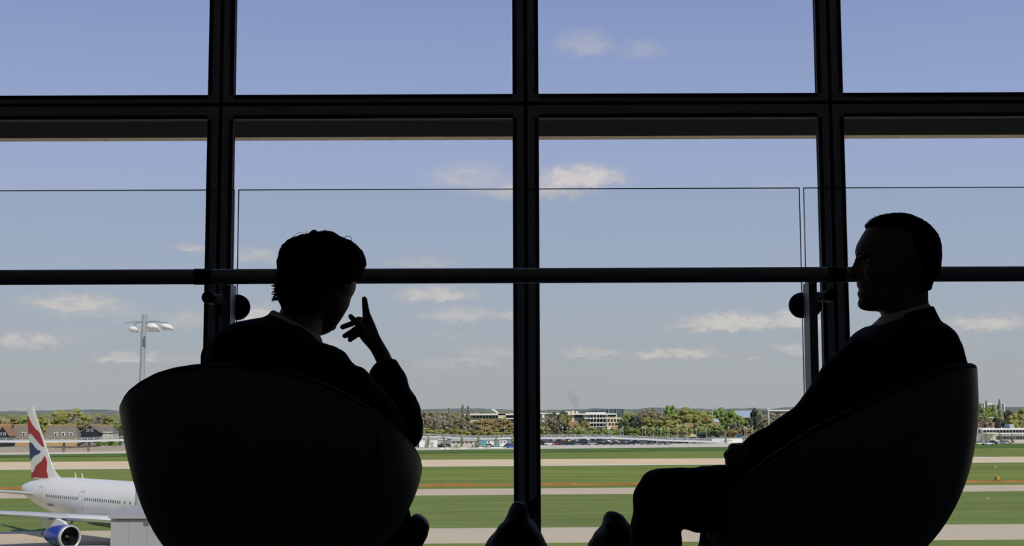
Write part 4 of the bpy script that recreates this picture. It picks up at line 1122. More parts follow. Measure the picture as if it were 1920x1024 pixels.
# white metal-clad service tower
clad_m = mat('white_metal_cladding', (160, 160, 162), .6, .0, .03, .8)
TD = 52.0
t0, t1 = P(208, 970, TD), P(345, 970, TD)
tw = thing('service_tower', 'white metal-clad service tower with flat roof rising in front of the airliner', 'tower', ((t0.x + t1.x) / 2, TD + 2, ZG))
zr = P(240, 973, TD).z
k2 = TD / FPX
nP = 4
for i in range(nP):
    a, b = t0.x + (t1.x - t0.x) * i / nP, t0.x + (t1.x - t0.x) * (i + 1) / nP
    MB().box(a + .004, b - .004, TD, TD + .1, ZG, zr).build('cladding_panel', clad_m, tw)
MB().box(t0.x + .02, t1.x - .02, TD + .1, TD + 3.4, ZG, zr).build('tower_body', clad_m, tw)
MB().box(t0.x - .06, t1.x + .06, TD - .12, TD + 3.6, zr + .015, zr + 9 * k2).build('roof_fascia', clad_m, tw)
MB().box(t0.x + .2, t1.x, TD - .06, TD + 3.0, zr - .06, zr + .015).build('shadow_gap', mat('grey_gap', (110, 112, 114), .7), tw)
rc = P(262, 963, TD + 1.5)
MB().add([(t0.x + .15, TD + .1, zr + 9 * k2), (t1.x, TD + .1, zr + 9 * k2), (t1.x, TD + 3.4, zr + 9 * k2), (t0.x + .15, TD + 3.4, zr + 9 * k2),
          (P(258, 958, TD + 2).x, TD + 1.6, zr + 9 * k2 + .22), (t1.x, TD + 1.6, zr + 9 * k2 + .22), (t1.x, TD + 3.2, zr + 9 * k2 + .22), (P(258, 958, TD + 2).x, TD + 3.2, zr + 9 * k2 + .22)],
         [(0, 3, 2, 1), (4, 5, 6, 7), (0, 1, 5, 4), (1, 2, 6, 5), (2, 3, 7, 6), (3, 0, 4, 7)]).build('sloped_roof', clad_m, tw)
pv = P(274.5, 980, TD - .02)
vt = MB().box(pv.x - 4.5 * k2, pv.x + 4.5 * k2, TD - .05, TD, pv.z - 3.2 * k2, pv.z + 3.2 * k2).build('vent', mat('vent_grey', (96, 102, 104), .6), tw)
for i in range(4):
    z = pv.z - 2.6 * k2 + i * 1.6 * k2
    MB().box(pv.x - 4 * k2, pv.x + 4 * k2, TD - .08, TD - .05, z, z + .5 * k2).build('louvre', clad_m, vt)
pl = P(95, 1022, TD - 1)
lw = thing('service_ledge', 'low white roof edge at the bottom left below the airliner engine', 'roof', (pl.x, TD, ZG))
MB().box(P(97, 1022, TD - .5).x, t0.x - .1, TD - .5, TD + .6, ZG, P(97, 1033, TD - .5).z).build('ledge_body', clad_m, lw)
MB().box(P(95, 1022, TD - .5).x, t0.x - .1, TD - .56, TD + .66, P(97, 1033, TD - .5).z, P(97, 1029.5, TD - .5).z).build('ledge_cap', lampw_m, lw)

# ------------------------------------------------------------------ beyond the perimeter: guideway, fence, sheds, cars, lamps
rail_m = mat('guideway_concrete', (202, 204, 206), .8, 0, .06, .3)
gw_pts = [(-400, 828, 843.5, 500), (-120, 827.5, 843, 505), (0, 827.5, 842, 510), (120, 827.5, 841, 515), (225, 825, 840, 522), (420, 822, 838, 540), (620, 820, 836, 560), (790, 818.5, 834, 575), (890, 822.5, 834, 582), (960, 821, 833, 588), (1010, 821.5, 833, 592), (1120, 820.5, 832, 598),
          (1200, 823, 832, 604), (1250, 825.5, 832, 608), (1330, 828, 832, 612), (1400, 831, 832.5, 616)]
gp = [Vector(P(x, y, d)) for x, y, g_, d in gw_pts]
def catm(pts, n=8):
    out = []
    for i in range(len(pts) - 1):
        p0, p1, p2, p3 = pts[max(i - 1, 0)], pts[i], pts[i + 1], pts[min(i + 2, len(pts) - 1)]
        for k in range(n):
            t = k / n
            out.append(.5 * ((2 * p1) + (p2 - p0) * t + (2 * p0 - 5 * p1 + 4 * p2 - p3) * t * t + (3 * p1 - p0 - 3 * p2 + p3) * t ** 3))
    return out + [pts[-1]]
gl_ = catm(gp)
gw = thing('elevated_guideway', 'long pale elevated guideway with railings curving behind the airfield', 'viaduct', (0, 590, ZG))
MB().rings([[p + Vector((0, -2.2, -.45)), p + Vector((0, 2.2, -.45)), p + Vector((0, 2.2, .35)), p + Vector((0, -2.2, .35))] for p in gl_]).build('deck', rail_m, gw)
for h in (.75, 1.15):
    for dy in (-2.1, 2.1):
        MB().rings([[p + Vector((0, dy - .05, h)), p + Vector((0, dy + .05, h)), p + Vector((0, dy + .05, h + .12)), p + Vector((0, dy - .05, h + .12))] for p in gl_]).build('railing', gal_m, gw)
mesh_m = mat('railing_mesh_grey', (178, 182, 184), .7, 0, .05, .5)
for i in range(0, len(gl_) - 1, 1):
    p = gl_[i]
    MB().box(p.x - .12, p.x + .12, p.y - 2.25, p.y - 2.0, p.z + .3, p.z + 1.25).build('railing_post', mesh_m, gw)
    if i % 4 == 0 and p.z - .45 - ZG > .5:
        MB().box(p.x - .3, p.x + .3, p.y - .5, p.y + .5, ZG, p.z - .45).build('column', mat('weathered_column', (118, 114, 108), .9), gw)
# wooden fence in front of the houses at left
fen_m = mat('grey_timber_fence', (158, 148, 138), .9, 0, .2, 1.5)
fe = thing('timber_fence', 'long grey timber fence below the guideway in front of the brown-roofed houses', 'fence', tuple(G(100, 849)))
a, b = G(-60, 850), G(560, 842.5)
for k in range(60):
    p, q = a + (b - a) * (k / 60), a + (b - a) * ((k + .97) / 60)
    m = MB(); m.add([(p.x, p.y, ZG), (q.x, q.y, ZG), (q.x, q.y, ZG + 2.1), (p.x, p.y, ZG + 2.1), (p.x, p.y + .08, ZG), (q.x, q.y + .08, ZG), (q.x, q.y + .08, ZG + 2.1), (p.x, p.y + .08, ZG + 2.1)],
                    [(0, 1, 2, 3), (4, 7, 6, 5), (0, 4, 5, 1), (3, 2, 6, 7), (0, 3, 7, 4), (1, 5, 6, 2)])
    m.build('fence_bay', fen_m, fe)

FOOT = []
def pxbox(mb, x0, x1, ytop, ybot, d, depth):
    """box whose front shows between the given pixels at distance d"""
    a, b = P(x0, ytop, d), P(x1, ybot, d)
    return mb.box(a.x, b.x, d, d + depth, b.z, a.z)
def ground_y(px, d):
    return hor(px) + HGT * FPX / d
WALLS = dict(white=mat('white_render', (240, 238, 232), .8, 0, .04, .3), cream=mat('cream_stone', (232, 214, 182), .8, 0, .06, .3), grey=mat('grey_cladding', (176, 178, 178), .7, 0, .06, .3), beige=mat('beige_cladding', (200, 194, 180), .8, 0, .06, .3),
             teal=mat('teal_container', (72, 172, 178), .6, 0, .05, .5), blackw=mat('black_weatherboard', (40, 42, 52), .8, 0, .15, .6), brick=mat('red_brown_tile', (158, 118, 92), .9, 0, .15, .4), ochre=mat('ochre_brick', (192, 160, 104), .9, 0, .1, .4),
             slate=mat('grey_brown_slate', (128, 120, 106), .9, 0, .12, .4), blue=mat('blue_cladding', (70, 110, 190), .6, 0, .05, .5), silver=mat('pale_metal_roof', (196, 204, 210), .5, .2, .04, .3), glassroof=mat('dark_green_glass_roof', (92, 108, 110), .3, .1, .1, .2))
def building(label, cat, x0, x1, ytop, d, depth, wall, parts=(), name='building'):
    t = thing(name, label, cat, ((P(x0, 800, d).x + P(x1, 800, d).x) / 2, d, ZG))
    FOOT.append(((P(x0, 800, d).x + P(x1, 800, d).x) / 2, d + depth / 2, abs(P(x1, 800, d).x - P(x0, 800, d).x) / 2 + 12 + depth / 2))
    pxbox(MB(), x0, x1, ytop, ground_y((x0 + x1) / 2, d), d, depth).build('wall_block', WALLS[wall], t)
    for q in parts:
        nm, m, a, b, yt, yb, proud, dp = q
        pxbox(MB(), a, b, yt, yb, d - proud, dp).build(nm, WALLS.get(m, dark_m), t)
    return t
def wins(x0, n, pitch, w, yt, yb, proud=.15):
    return [('window', 'dk', x0 + i * pitch, x0 + i * pitch + w, yt, yb, proud, .3) for i in range(n)]
# low white sheds and containers left of the middle mullion
building('white low shed with a grey door left of the middle mullion', 'shed', 786, 820, 823.5, 558, 8, 'white', [('roof', 'grey', 785, 821, 822.6, 823.8, .4, 13), ('door', 'grey', 807, 813, 829, 837.2, .15, .3)], 'shed')
building('long beige shed between the white shed and teal container', 'shed', 845, 890, 826.5, 560, 8, 'beige', [('roof', 'grey', 844, 897, 824.5, 827, .5, 13)] + wins(849, 5, 8, 4, 829, 831), 'shed')
building('small grey kiosk between the white and the long beige shed', 'shed', 820.5, 836, 825, 562, 8, 'grey', [('roof', 'white', 820, 837, 824, 825.2, .3, 9), ('door', 'dk', 826, 829, 831, 837.5, .15, .3)], 'shed')
building('teal container beside the long beige shed', 'container', 904, 912, 827, 568, 5, 'teal', [('rib', 'grey', 907.8, 908.2, 827.2, 836, .1, .2)], 'container')
building('white container with one dark round opening next to the teal container', 'container', 913, 926, 826.5, 568, 5, 'white', [('opening', 'dk', 915.5, 918, 827.8, 830.4, .12, .3), ('roof', 'grey', 912.8, 926.2, 826, 826.7, .2, 5.4)], 'container')
building('white container with two dark round openings near the middle mullion', 'container', 937, 950, 826.5, 568, 5, 'white', [('opening', 'dk', 939, 941.6, 827.8, 830.4, .12, .3), ('opening', 'dk', 944.8, 947.4, 827.8, 830.4, .12, .3)], 'container')
building('second teal crate low beside the two-hole container', 'container', 930, 936, 831.5, 566, 4, 'teal', [('lid', 'grey', 929.8, 936.2, 831, 831.7, .1, 4.4)], 'container')
building('white retaining wall block right of the guideway ramp', 'wall', 1335, 1392, 821.5, 612, 3, 'white', [('coping', 'grey', 1334, 1393, 820.9, 821.8, .2, 3.4)], 'retaining_wall')
# offices
o1 = building('cream and glass office left of the middle mullion with white flat roof', 'building', 872, 966, 779, 960, 30, 'cream', [('roof', 'white', 868, 968, 776.2, 778.6, 3, 36), ('window_band', 'dk', 884, 933, 779, 784, .4, 1), ('cream_tower', 'cream', 934, 948, 775.6, 800, 3, 12),
     ('window_band', 'dk', 950, 966, 779, 783.5, .4, 1), ('balcony_band', 'white', 949, 967, 784, 786, 1.5, 3), ('window_band', 'dk', 952, 966, 787, 792, .4, 1)] + [('pier', 'white', 886 + 6 * i, 887 + 6 * i, 779, 785, .7, .5) for i in range(8)])
m = MB(); arc = [P(x, y, 958) for x, y in ((922, 768.6), (926, 769.3), (930, 772.2), (933.5, 775.6))]
m.tube(arc, .7, 6).build('roof_fin', WALLS['white'], o1)
o2 = building('large cream and glass office with stepped balconies right of the middle mullion', 'building', 1076, 1140, 777, 960, 40, 'grey',
     [('tower', 'cream', 1072, 1077, 770.3, 800, 2, 10), ('tower', 'cream', 1080, 1084, 771, 778, 2, 8), ('roof', 'white', 1044, 1156, 775.6, 777.6, 4, 40), ('roof_plant', 'cream', 1060, 1072, 771.5, 776, -4, 12), ('roof_plant', 'white', 1098, 1136, 773.6, 776, -2, 10),
      ('cream_wing', 'cream', 1138, 1170, 783, 812, 3, 20), ('cream_upper', 'cream', 1138, 1157, 776.5, 784, 2, 18), ('window_band', 'dk', 1077, 1093, 778.5, 783, .4, 1), ('window_band', 'dk', 1104, 1137, 778.8, 782.5, .4, 1), ('window_band', 'dk', 1102, 1137, 786.5, 791, .4, 1), ('window_band', 'dk', 1104, 1132, 795, 799.5, .4, 1),
      ('balcony', 'white', 1092, 1139, 783.5, 785.4, 5, 6), ('balcony', 'white', 1100, 1136, 792, 794, 6, 7), ('balcony', 'white', 1104, 1134, 800, 801.2, 6, 7), ('window_band', 'dk', 1140, 1155, 777.8, 781, 2.4, 1)]
     + [('window', 'dk', 1139.6 + 6 * i, 1143 + 6 * i, 786, 790.3, 3.4, 1) for i in range(5)] + [('window', 'dk', 1141.6 + 6 * i, 1145 + 6 * i, 793.5, 797.5, 3.4, 1) for i in range(4)] + [('pier', 'white', 1106 + 6 * i, 1106.8 + 6 * i, 777, 801, 6.3, .5) for i in range(6)])
# its curved glass roof behind
m = MB(); rs = []
for x, y in ((1085, 773), (1100, 770.5), (1120, 768.2), (1140, 767), (1155, 766.6), (1170, 766.8)):
    p, q = P(x, y, 1010), P(x, 784, 1010)
    rs.append([p, q, q + Vector((0, 25, 0)), p + Vector((0, 25, 0))])
t = thing('atrium_roof', 'curved dark glass atrium roof rising behind the large office', 'building', tuple(P(1130, 805, 1010)))
m.rings(rs).build('glass_vault', WALLS['glassroof'], t)
for i in range(6):
    x, y = ((1085, 773), (1100, 770.5), (1120, 768.2), (1140, 767), (1155, 766.6), (1169, 766.8))[i]
    pxbox(MB(), x, x + 1.0, y - .6, 784, 1009, 1).build('rib', WALLS['grey'], t)
pxbox(MB(), 1085, 1171, 784, 809, 1012, 22).build('wall_block', WALLS['grey'], t)
building('white flat-roofed block peeping past the middle mullion on its right', 'building', 1013, 1046, 776, 970, 20, 'grey', [('roof', 'white', 1012, 1048, 774.8, 776.6, 2, 24), ('stair_tower', 'white', 1016, 1021, 774, 792, 1.5, 6)] + wins(1024, 4, 5, 3, 779, 783))
building('small white flat-roofed hall among the olive trees', 'building', 1243, 1267, 775, 1000, 20, 'white', [('roof', 'white', 1240, 1270, 773.8, 775.4, 3, 26), ('window_band', 'dk', 1243, 1249, 776, 779.5, .4, 1)])
building('pale wide-roofed hall with cream wall behind the dark conifer', 'building', 1388, 1412, 785, 930, 20, 'cream', [('window_band', 'dk', 1389, 1411, 784, 786, .5, 1)] + wins(1392, 3, 6, 3, 788, 791))
t = thing('hall_roof', 'large pale sloping metal roof above the cream wall behind the conifer', 'roof', tuple(P(1395, 810, 935)))
a, b, c, d = P(1374, 770.3, 960), P(1411, 770.0, 960), P(1406, 781.5, 925), P(1386, 782, 925)
MB().add([a, b, c, d, a - Vector((0, 0, .6)), b - Vector((0, 0, .6)), c - Vector((0, 0, .6)), d - Vector((0, 0, .6))], [(0, 1, 2, 3), (4, 7, 6, 5), (0, 4, 5, 1), (1, 5, 6, 2), (2, 6, 7, 3), (3, 7, 4, 0)]).build('roof_sheet', WALLS['silver'], t)
for s in (0.02, .98):
    q = c.lerp(d, s); MB().box(q.x - .3, q.x + .3, q.y - .3, q.y + .3, ZG, q.z - .5).build('column', WALLS['grey'], t)
building('long low white-roofed warehouse at the sleeve of the short-haired man', 'building', 1442, 1500, 770.5, 1100, 30, 'grey', [('roof', 'white', 1440, 1502, 769, 771, 2, 36), ('door', 'dk', 1455, 1462, 774, 782, .3, 1)])
building('grey residential slab with white end walls on the right horizon', 'building', 1843, 1884, 758.5, 2600, 40, 'grey', [('white_strip', 'white', 1845, 1847.2, 756.5, 772, 3, 10), ('white_strip', 'white', 1882, 1884.5, 757, 772, 3, 10), ('roof_house', 'white', 1850, 1861, 756.4, 758.5, -5, 10), ('white_strip', 'white', 1841.4, 1843, 760, 772, 1, 10)]
     + [('window_band', 'dk', 1849 + 7 * i, 1852 + 7 * i, 760, 768, 1, 2) for i in range(4)])
building('dark low building with white roof edge among the trees at far right', 'building', 1848, 1865, 784, 900, 15, 'blackw', [('roof', 'white', 1846.5, 1866, 783, 784.2, 1, 17), ('pillar', 'white', 1856.5, 1857.5, 785, 790, .4, .5)])
building('long white two-storey building with a row of square windows at far right', 'building', 1842, 1990, 806, 600, 16, 'beige', [('roof', 'white', 1840, 1992, 803.5, 806, 1, 18), ('string_course', 'white', 1842, 1990, 812, 813.6, .4, .6), ('canopy', 'white', 1846, 1868, 811.6, 812.8, 3, 3), ('ground_glazing', 'dk', 1868, 1990, 818, 823.5, .2, .3)]
     + [('window', 'dk', 1844.6 + 6.1 * i, 1848.8 + 6.1 * i, 806.4, 811.2, .25, .4) for i in range(24)] + [('pier', 'white', 1843 + 6.1 * i, 1844 + 6.1 * i, 806, 824, .4, .5) for i in range(24)] + [('roof_plant', 'grey', 1893, 1902, 795.5, 803.6, -3, 6), ('roof_plant', 'blackw', 1872, 1877, 794, 803.6, -4, 5)])
building('low grey annex between the right armchair and the long white building', 'building', 1800, 1831, 804.5, 604, 12, 'beige', [('roof', 'grey', 1800, 1832, 800.5, 804.6, .6, 13)])
building('pale stair block joining the annex and the long white building', 'building', 1832, 1842, 803, 602, 12, 'white', [('window', 'dk', 1835, 1838, 806, 812, .2, .4), ('roof', 'grey', 1831.5, 1842.5, 802, 803.2, .4, 13)])
building('blue-roofed shed glimpsed among the trees beside the tail fin', 'shed', 94, 105, 786, 1100, 15, 'blue', [('roof', 'blue', 93, 106, 784.6, 786.4, 1, 17)], 'shed')
building('white farm buildings on the far hillside above the black gabled house', 'building', 174, 188, 780, 2200, 20, 'white', [('roof', 'white', 173, 189, 779, 780.4, 2, 24)])
building('blue kiosk by the white retaining wall', 'kiosk', 1385, 1391, 816.5, 622, 4, 'blue', [('roof', 'blue', 1384, 1392, 815.6, 817, .4, 5), ('dark_base', 'dk', 1384.5, 1391.5, 820, 827, .3, .4)], 'kiosk')

def house(label, x0, x1, yridge, yeave, d, wall, roof, gable=None, dormers=(), hip=(0, 0), extra=()):
    t = thing('house', label, 'house', ((P(x0, 800, d).x + P(x1, 800, d).x) / 2, d, ZG))
    k = d / FPX
    FOOT.append(((P(x0, 800, d).x + P(x1, 800, d).x) / 2, d + 4, abs(P(x1, 800, d).x - P(x0, 800, d).x) / 2 + 8))
    a, b = P(x0, yeave, d), P(x1, yeave, d); zr_ = P(x0, yridge, d + 4).z
    dep = 9.0
    MB().box(a.x + .3, b.x - .3, d, d + dep, ZG, a.z).build('wall_block', WALLS[wall], t)
    h0, h1 = hip[0] * k, hip[1] * k
    vs = [(a.x, d - .5, a.z - .2), (b.x, d - .5, a.z - .2), (b.x, d + dep + .5, a.z - .2), (a.x, d + dep + .5, a.z - .2), (a.x + h0, d + dep / 2, zr_), (b.x - h1, d + dep / 2, zr_)]
    rf = MB().add(vs, [(0, 3, 2, 1), (0, 1, 5, 4), (2, 3, 4, 5), (1, 2, 5), (3, 0, 4)]).build('roof', WALLS[roof], t)
    MB().tube([vs[4], vs[5]], .25, 6).build('ridge_tiles', WALLS['ochre'], rf)
    for (x, y) in dormers:
        p = P(x, y, d - .2); f = (zr_ - p.z) / (zr_ - a.z); yy = d - .5 + (dep / 2) * max(0, 1 - f)
        dm = MB().box(p.x - .75, p.x + .75, yy - .6, yy + 1.5, p.z - .7, p.z + .55).build('dormer', WALLS['white'], t)
        MB().box(p.x - .4, p.x + .4, yy - .68, yy - .58, p.z - .55, p.z + .3).build('pane', dark_m, dm)
        MB().box(p.x - .95, p.x + .95, yy - .8, yy + 1.5, p.z + .55, p.z + .75).build('dormer_roof', WALLS['white'], dm)
    if gable:
        gx0, gx1, gy, gm = gable
        p, q, r_ = P(gx0, yeave, d - 4), P(gx1, yeave, d - 4), P((gx0 + gx1) / 2, gy, d - 4)
        g_ = MB().rings([[(p.x, d - 4, ZG), (q.x, d - 4, ZG), (q.x, d - 4, p.z), (r_.x, d - 4, r_.z), (p.x, d - 4, p.z)], [(p.x, d + 4, ZG), (q.x, d + 4, ZG), (q.x, d + 4, p.z), (r_.x, d + 4, r_.z), (p.x, d + 4, p.z)]]).build('gable_wing', WALLS[gm], t)
        for s in (-1, 1):
            e_ = p if s < 0 else q
            MB().rings([[(r_.x, d - 4.4, r_.z + .1), (r_.x, d - 4.4, r_.z + .45), (e_.x + s * .6, d - 4.4, e_.z + .1), (e_.x + s * .6, d - 4.4, e_.z - .25)], [(r_.x, d + 4, r_.z + .1), (r_.x, d + 4, r_.z + .45), (e_.x + s * .6, d + 4, e_.z + .1), (e_.x + s * .6, d + 4, e_.z - .25)]]).build('gable_roof_slope', WALLS[roof], g_)
        for dx in (-.9, .9):
            w_ = MB().box(r_.x + dx - .55, r_.x + dx + .55, d - 4.12, d - 4.0, p.z + .4, p.z + 1.5).build('window', WALLS['white'], g_)
            MB().box(r_.x + dx - .4, r_.x + dx + .4, d - 4.18, d - 4.1, p.z + .55, p.z + 1.35).build('pane', dark_m, g_)
    for (nm, m, xa, xb, yt, yb, pr) in extra:
        pxbox(MB(), xa, xb, yt, yb, d - pr, .5).build(nm, WALLS.get(m, dark_m), t)
    return t
house('dark gabled house with orange-brown roof at the extreme left edge', -30, 14, 797, 818, 600, 'ochre', 'brick', (-6, 16, 801, 'blackw'))
house('wide grey-brown roofed house left of the tail fin with one dormer', 12, 66, 797, 821, 610, 'ochre', 'slate', None, ((44, 814),), (9, 6))
house('wide grey-brown roofed house right of the tail fin with three dormers', 80, 147, 797.5, 820.5, 606, 'ochre', 'slate', None, ((104, 814.5), (118, 814), (132.5, 814)), (5, 12))
house('black gabled house with grey roof beside the left armchair', 166, 213, 797.5, 811, 604, 'beige', 'slate', (152, 186, 799, 'blackw'), (), (2, 8), [('gutter', 'white', 184, 211, 810, 811.4, .7)] + [('window', 'white', 188 + 6 * i, 190.5 + 6 * i, 812.5, 816.5, .2) for i in range(3)])
house('small brown hipped shelter roof below the black gabled house', 149, 176, 829, 835, 545, 'ochre', 'slate', None, (), (8, 8))
house('low red-brown roofed house left of the large office', 1062, 1092, 791, 800, 800, 'cream', 'brick', None, (), (6, 10))
house('white gabled cottage in front of the large office', 1090, 1101, 803, 808, 720, 'white', 'brick', (1091, 1098, 803, 'white'), (), (2, 2))
house('red-brown roofed cottage with white chimney wall before the cream wing', 1144, 1161, 801, 806.5, 730, 'cream', 'brick', None, (), (2, 3), [('chimney_wall', 'white', 1142, 1145, 799.5, 807.5, .3)])
house('brown roofed house half hidden among the olive trees', 1281, 1306, 794, 801, 760, 'cream', 'brick', None, (), (4, 6))
house('red-brown roofed house beside the bright green tree', 1333, 1352, 793.5, 801, 760, 'cream', 'brick', None, (), (2, 2))
house('grey pitched roof peeping above the red-brown house by the green tree', 1338, 1351, 786, 791, 840, 'grey', 'silver', None, (), (1, 3))
house('row of low red-brown roofs right of the armchair beyond the annex', 1826, 1880, 793, 799, 760, 'cream', 'brick', None, (), (4, 6))

# ------------------------------------------------------------------ trees
random.seed(21)
TM = dict(olive=mat('olive_spring_leaves', (142, 142, 82), .9, 0, .3, 9, spec=.1, rnd=.16), green=mat('fresh_green_leaves', (124, 142, 78), .9, 0, .3, 9, spec=.1, rnd=.14), bare=mat('bare_grey_twigs', (146, 138, 116), .95, 0, .3, 4, spec=.05, rnd=.12),
          dark=mat('dark_evergreen_needles', (78, 86, 72), .95, 0, .3, 4, spec=.05, rnd=.12), brown=mat('rusty_budding_leaves', (142, 126, 86), .95, 0, .3, 4, spec=.05, rnd=.15), poplar=mat('pale_poplar_twigs', (128, 122, 100), .95, 0, .3, 4, spec=.05, rnd=.1), cone=mat('young_green_leaves', (142, 152, 118), .95, 0, .25, 4, spec=.05, rnd=.1))
trunk_m = mat('grey_brown_bark', (96, 84, 70), .95, 0, .2, 8)
def crown_mesh(kind, seed):
    """crown of a tree one unit high and one unit wide"""
    rnd = random.Random(seed); m = MB()
    def lump(c, r, s=(1, 1, 1)):
        n, k = 8, 6; rs = []
        for i in range(k):
            ph = -math.pi / 2 + math.pi * (i + .5) / k
            rs.append([Vector(c) + Vector((s[0] * math.cos(ph) * math.cos(2 * math.pi * j / n), s[1] * math.cos(ph) * math.sin(2 * math.pi * j / n), s[2] * math.sin(ph))) * r * rnd.uniform(.8, 1.18) for j in range(n)])
        m.rings(rs)
    def leaf(p, r):
        a = Vector((rnd.gauss(0, 1), rnd.gauss(0, 1), rnd.gauss(0, 1))).normalized(); b = a.orthogonal()
        m.add([p + a * r, p - a * r * .4 + b * r * .7, p - a * r * .4 - b * r * .7], [(0, 1, 2)])
    tall = kind in ('poplar', 'cone')
    nl = {'olive': 60, 'green': 60, 'bare': 40, 'dark': 50, 'brown': 56, 'poplar': 30, 'cone': 12}[kind]
    for i in range(nl):
        if tall:
            z = .14 + .83 * i / (nl - 1); w = .24 * (1 - z) ** .6 + .02
            c = (rnd.uniform(-w, w), rnd.uniform(-w, w), z); lump(c, .17 * (1 - z) ** .35 + .07, (1, 1, .28))
            cc = c
        else:
            u = Vector((rnd.gauss(0, 1), rnd.gauss(0, 1), rnd.gauss(0, .8))).normalized() * rnd.uniform(.12, .40)
            c = (u.x, u.y, .56 + u.z * .95); r = rnd.uniform(.06, .125) * (.7 if kind == 'bare' else 1); lump(c, r, (1, 1, .85)); cc = c
        for q in range({'bare': 34, 'poplar': 26}.get(kind, 14)):
            d = Vector((rnd.gauss(0, 1), rnd.gauss(0, 1), rnd.gauss(0, 1))).normalized() * rnd.uniform(.06, .13)
            if tall:
                d.z *= .6
            leaf(Vector(cc) + d, rnd.uniform(.01, .024))
    me = m.mesh('crown'); me.materials.append(TM[kind]); return me
def trunk_mesh():
    m = MB(); m.tube([(0, 0, 0), (.01, 0, .25), (0, .01, .55)], [.035, .025, .015], 7)
    for k in range(5):
        a = 2 * math.pi * k / 5
        m.tube([(0, 0, .3 + .04 * k), (.12 * math.cos(a), .12 * math.sin(a), .5), (.2 * math.cos(a), .2 * math.sin(a), .66)], [.015, .01, .005], 5)
    me = m.mesh('trunk'); me.materials.append(trunk_m); return me
CROWN = {k: [crown_mesh(k, 100 * i + j) for j in range(3)] for i, k in enumerate(TM)}
TRUNK = trunk_mesh()
ADJ = dict(olive='yellow-olive leafy', green='fresh green leafy', bare='bare grey-brown', dark='dark evergreen', brown='rusty brown', poplar='tall narrow bare', cone='slim young')
TREES = []
def T(kind, *rows):
    for r in rows:
        TREES.append((kind,) + r)
T('bare', (800, 771, 40, 815), (825, 769, 44, 830), (846, 775, 40, 795), (862, 785, 30, 745), (886, 790, 30, 725), (810, 780, 36, 760), (835, 786, 34, 740))
T('poplar', (868, 760.5, 11, 765), (877.5, 763, 15, 770), (841, 766, 8, 790))
T('brown', (905, 787, 40, 785), (930, 788, 40, 795), (957, 790, 36, 795), (915, 800, 30, 725), (941, 799, 36, 725), (961, 803, 25, 720), (895, 800, 26, 730))
T('olive', (800, 804, 34, 690), (822, 806, 28, 690), (853, 803, 22, 690), (872, 805, 22, 690), (943, 783, 14, 805), (900, 808, 26, 690), (930, 808, 26, 690), (950, 809, 24, 690))
T('dark', (1035, 773, 20, 860), (1060, 794, 24, 745), (1091, 783, 16, 840), (1190, 780, 26, 785), (1166, 792, 24, 765), (1057, 772, 24, 860))
T('bare', (1030, 780, 36, 810), (1045, 785, 32, 785), (1178, 772, 34, 860), (1215, 765.5, 42, 910), (1236, 770, 26, 900))
T('olive', (1058, 779, 22, 820), (1082, 796, 20, 725), (1097, 791, 18, 765), (1022, 800, 24, 700), (1112, 804, 28, 700), (1072, 806, 22, 690))
T('green', (1130, 804, 32, 700), (1152, 804, 28, 700), (1182, 800, 34, 705), (1173, 779, 24, 840), (1092, 807, 22, 690))
T('olive', (1218, 784, 36, 745), (1246, 784, 40, 745), (1285, 770, 52, 905), (1301, 778, 42, 820), (1321, 775, 42, 860), (1270, 790, 32, 755), (1310, 795, 32, 725), (1330, 790, 32, 745), (1256, 798, 30, 705), (1285, 800, 30, 705), (1210, 800, 28, 705))
T('green', (1258, 764, 26, 955), (1346, 769, 42, 905), (1372, 772, 38, 810), (1386, 780, 32, 765), (1236, 800, 28, 700), (1345, 800, 30, 700), (1300, 771, 36, 960))
T('bare', (1379, 790, 26, 745), (1426, 778, 32, 810), (1452, 772, 38, 810), (1440, 782, 34, 760), (1470, 776, 36, 800))
T('dark', (1416, 767, 19, 785), (1402, 785, 20, 765), (1340, 808, 26, 690), (1320, 810, 24, 685))
T('brown', (1396, 800, 28, 705), (1435, 789, 26, 765), (1325, 785, 20, 800), (1370, 806, 26, 690))
T('olive', (1824, 772, 32, 860), (1900, 781, 30, 725), (1916, 772, 30, 905), (1860, 789, 22, 800))
T('bare', (1832, 776, 36, 810), (1845, 785, 26, 760))
T('poplar', (1849, 752, 7, 960), (1837.5, 756, 6, 960), (1873.5, 750, 8, 905), (1861, 760, 6, 960))
T('green', (1856, 766, 26, 955), (1842, 768, 20, 900))
T('dark', (1892, 769, 20, 860), (1868, 782, 14, 765), (1884, 787, 12, 750))
T('brown', (1880, 785, 22, 810), (1912, 790, 24, 770))
T('olive', (131, 767, 54, 860), (112, 780, 34, 765), (205, 785, 34, 860), (76, 783, 34, 860), (160, 784, 40, 790))
T('bare', (150, 774, 40, 810), (190, 778, 44, 1000), (175, 786, 40, 780), (140, 782, 40, 800))
T('brown', (20, 786, 32, 810), (4, 789, 22, 785))
T('green', (42, 784, 38, 830), (60, 788, 26, 800), (203, 824, 40, 545))
T('dark', (218, 803, 20, 665), (195.5, 789, 8, 715))
T('cone', (803, 816.5, 8, 556), (832, 815, 9, 556), (865.5, 815, 9, 556), (896.5, 815.5, 10, 556), (930, 816.5, 8, 556), (961, 818, 8, 556), (1360, 812, 7, 600), (1849, 812, 9, 590), (1875, 811, 9, 588), (1898, 813, 8, 588))
def zone(px):
    if px < 240: return 'beside the airliner tail'
    if px < 975: return 'between left armchair and middle mullion'
    if px < 1500: return 'between middle mullion and right man'
    return 'right of right armchair'
cnt = {}
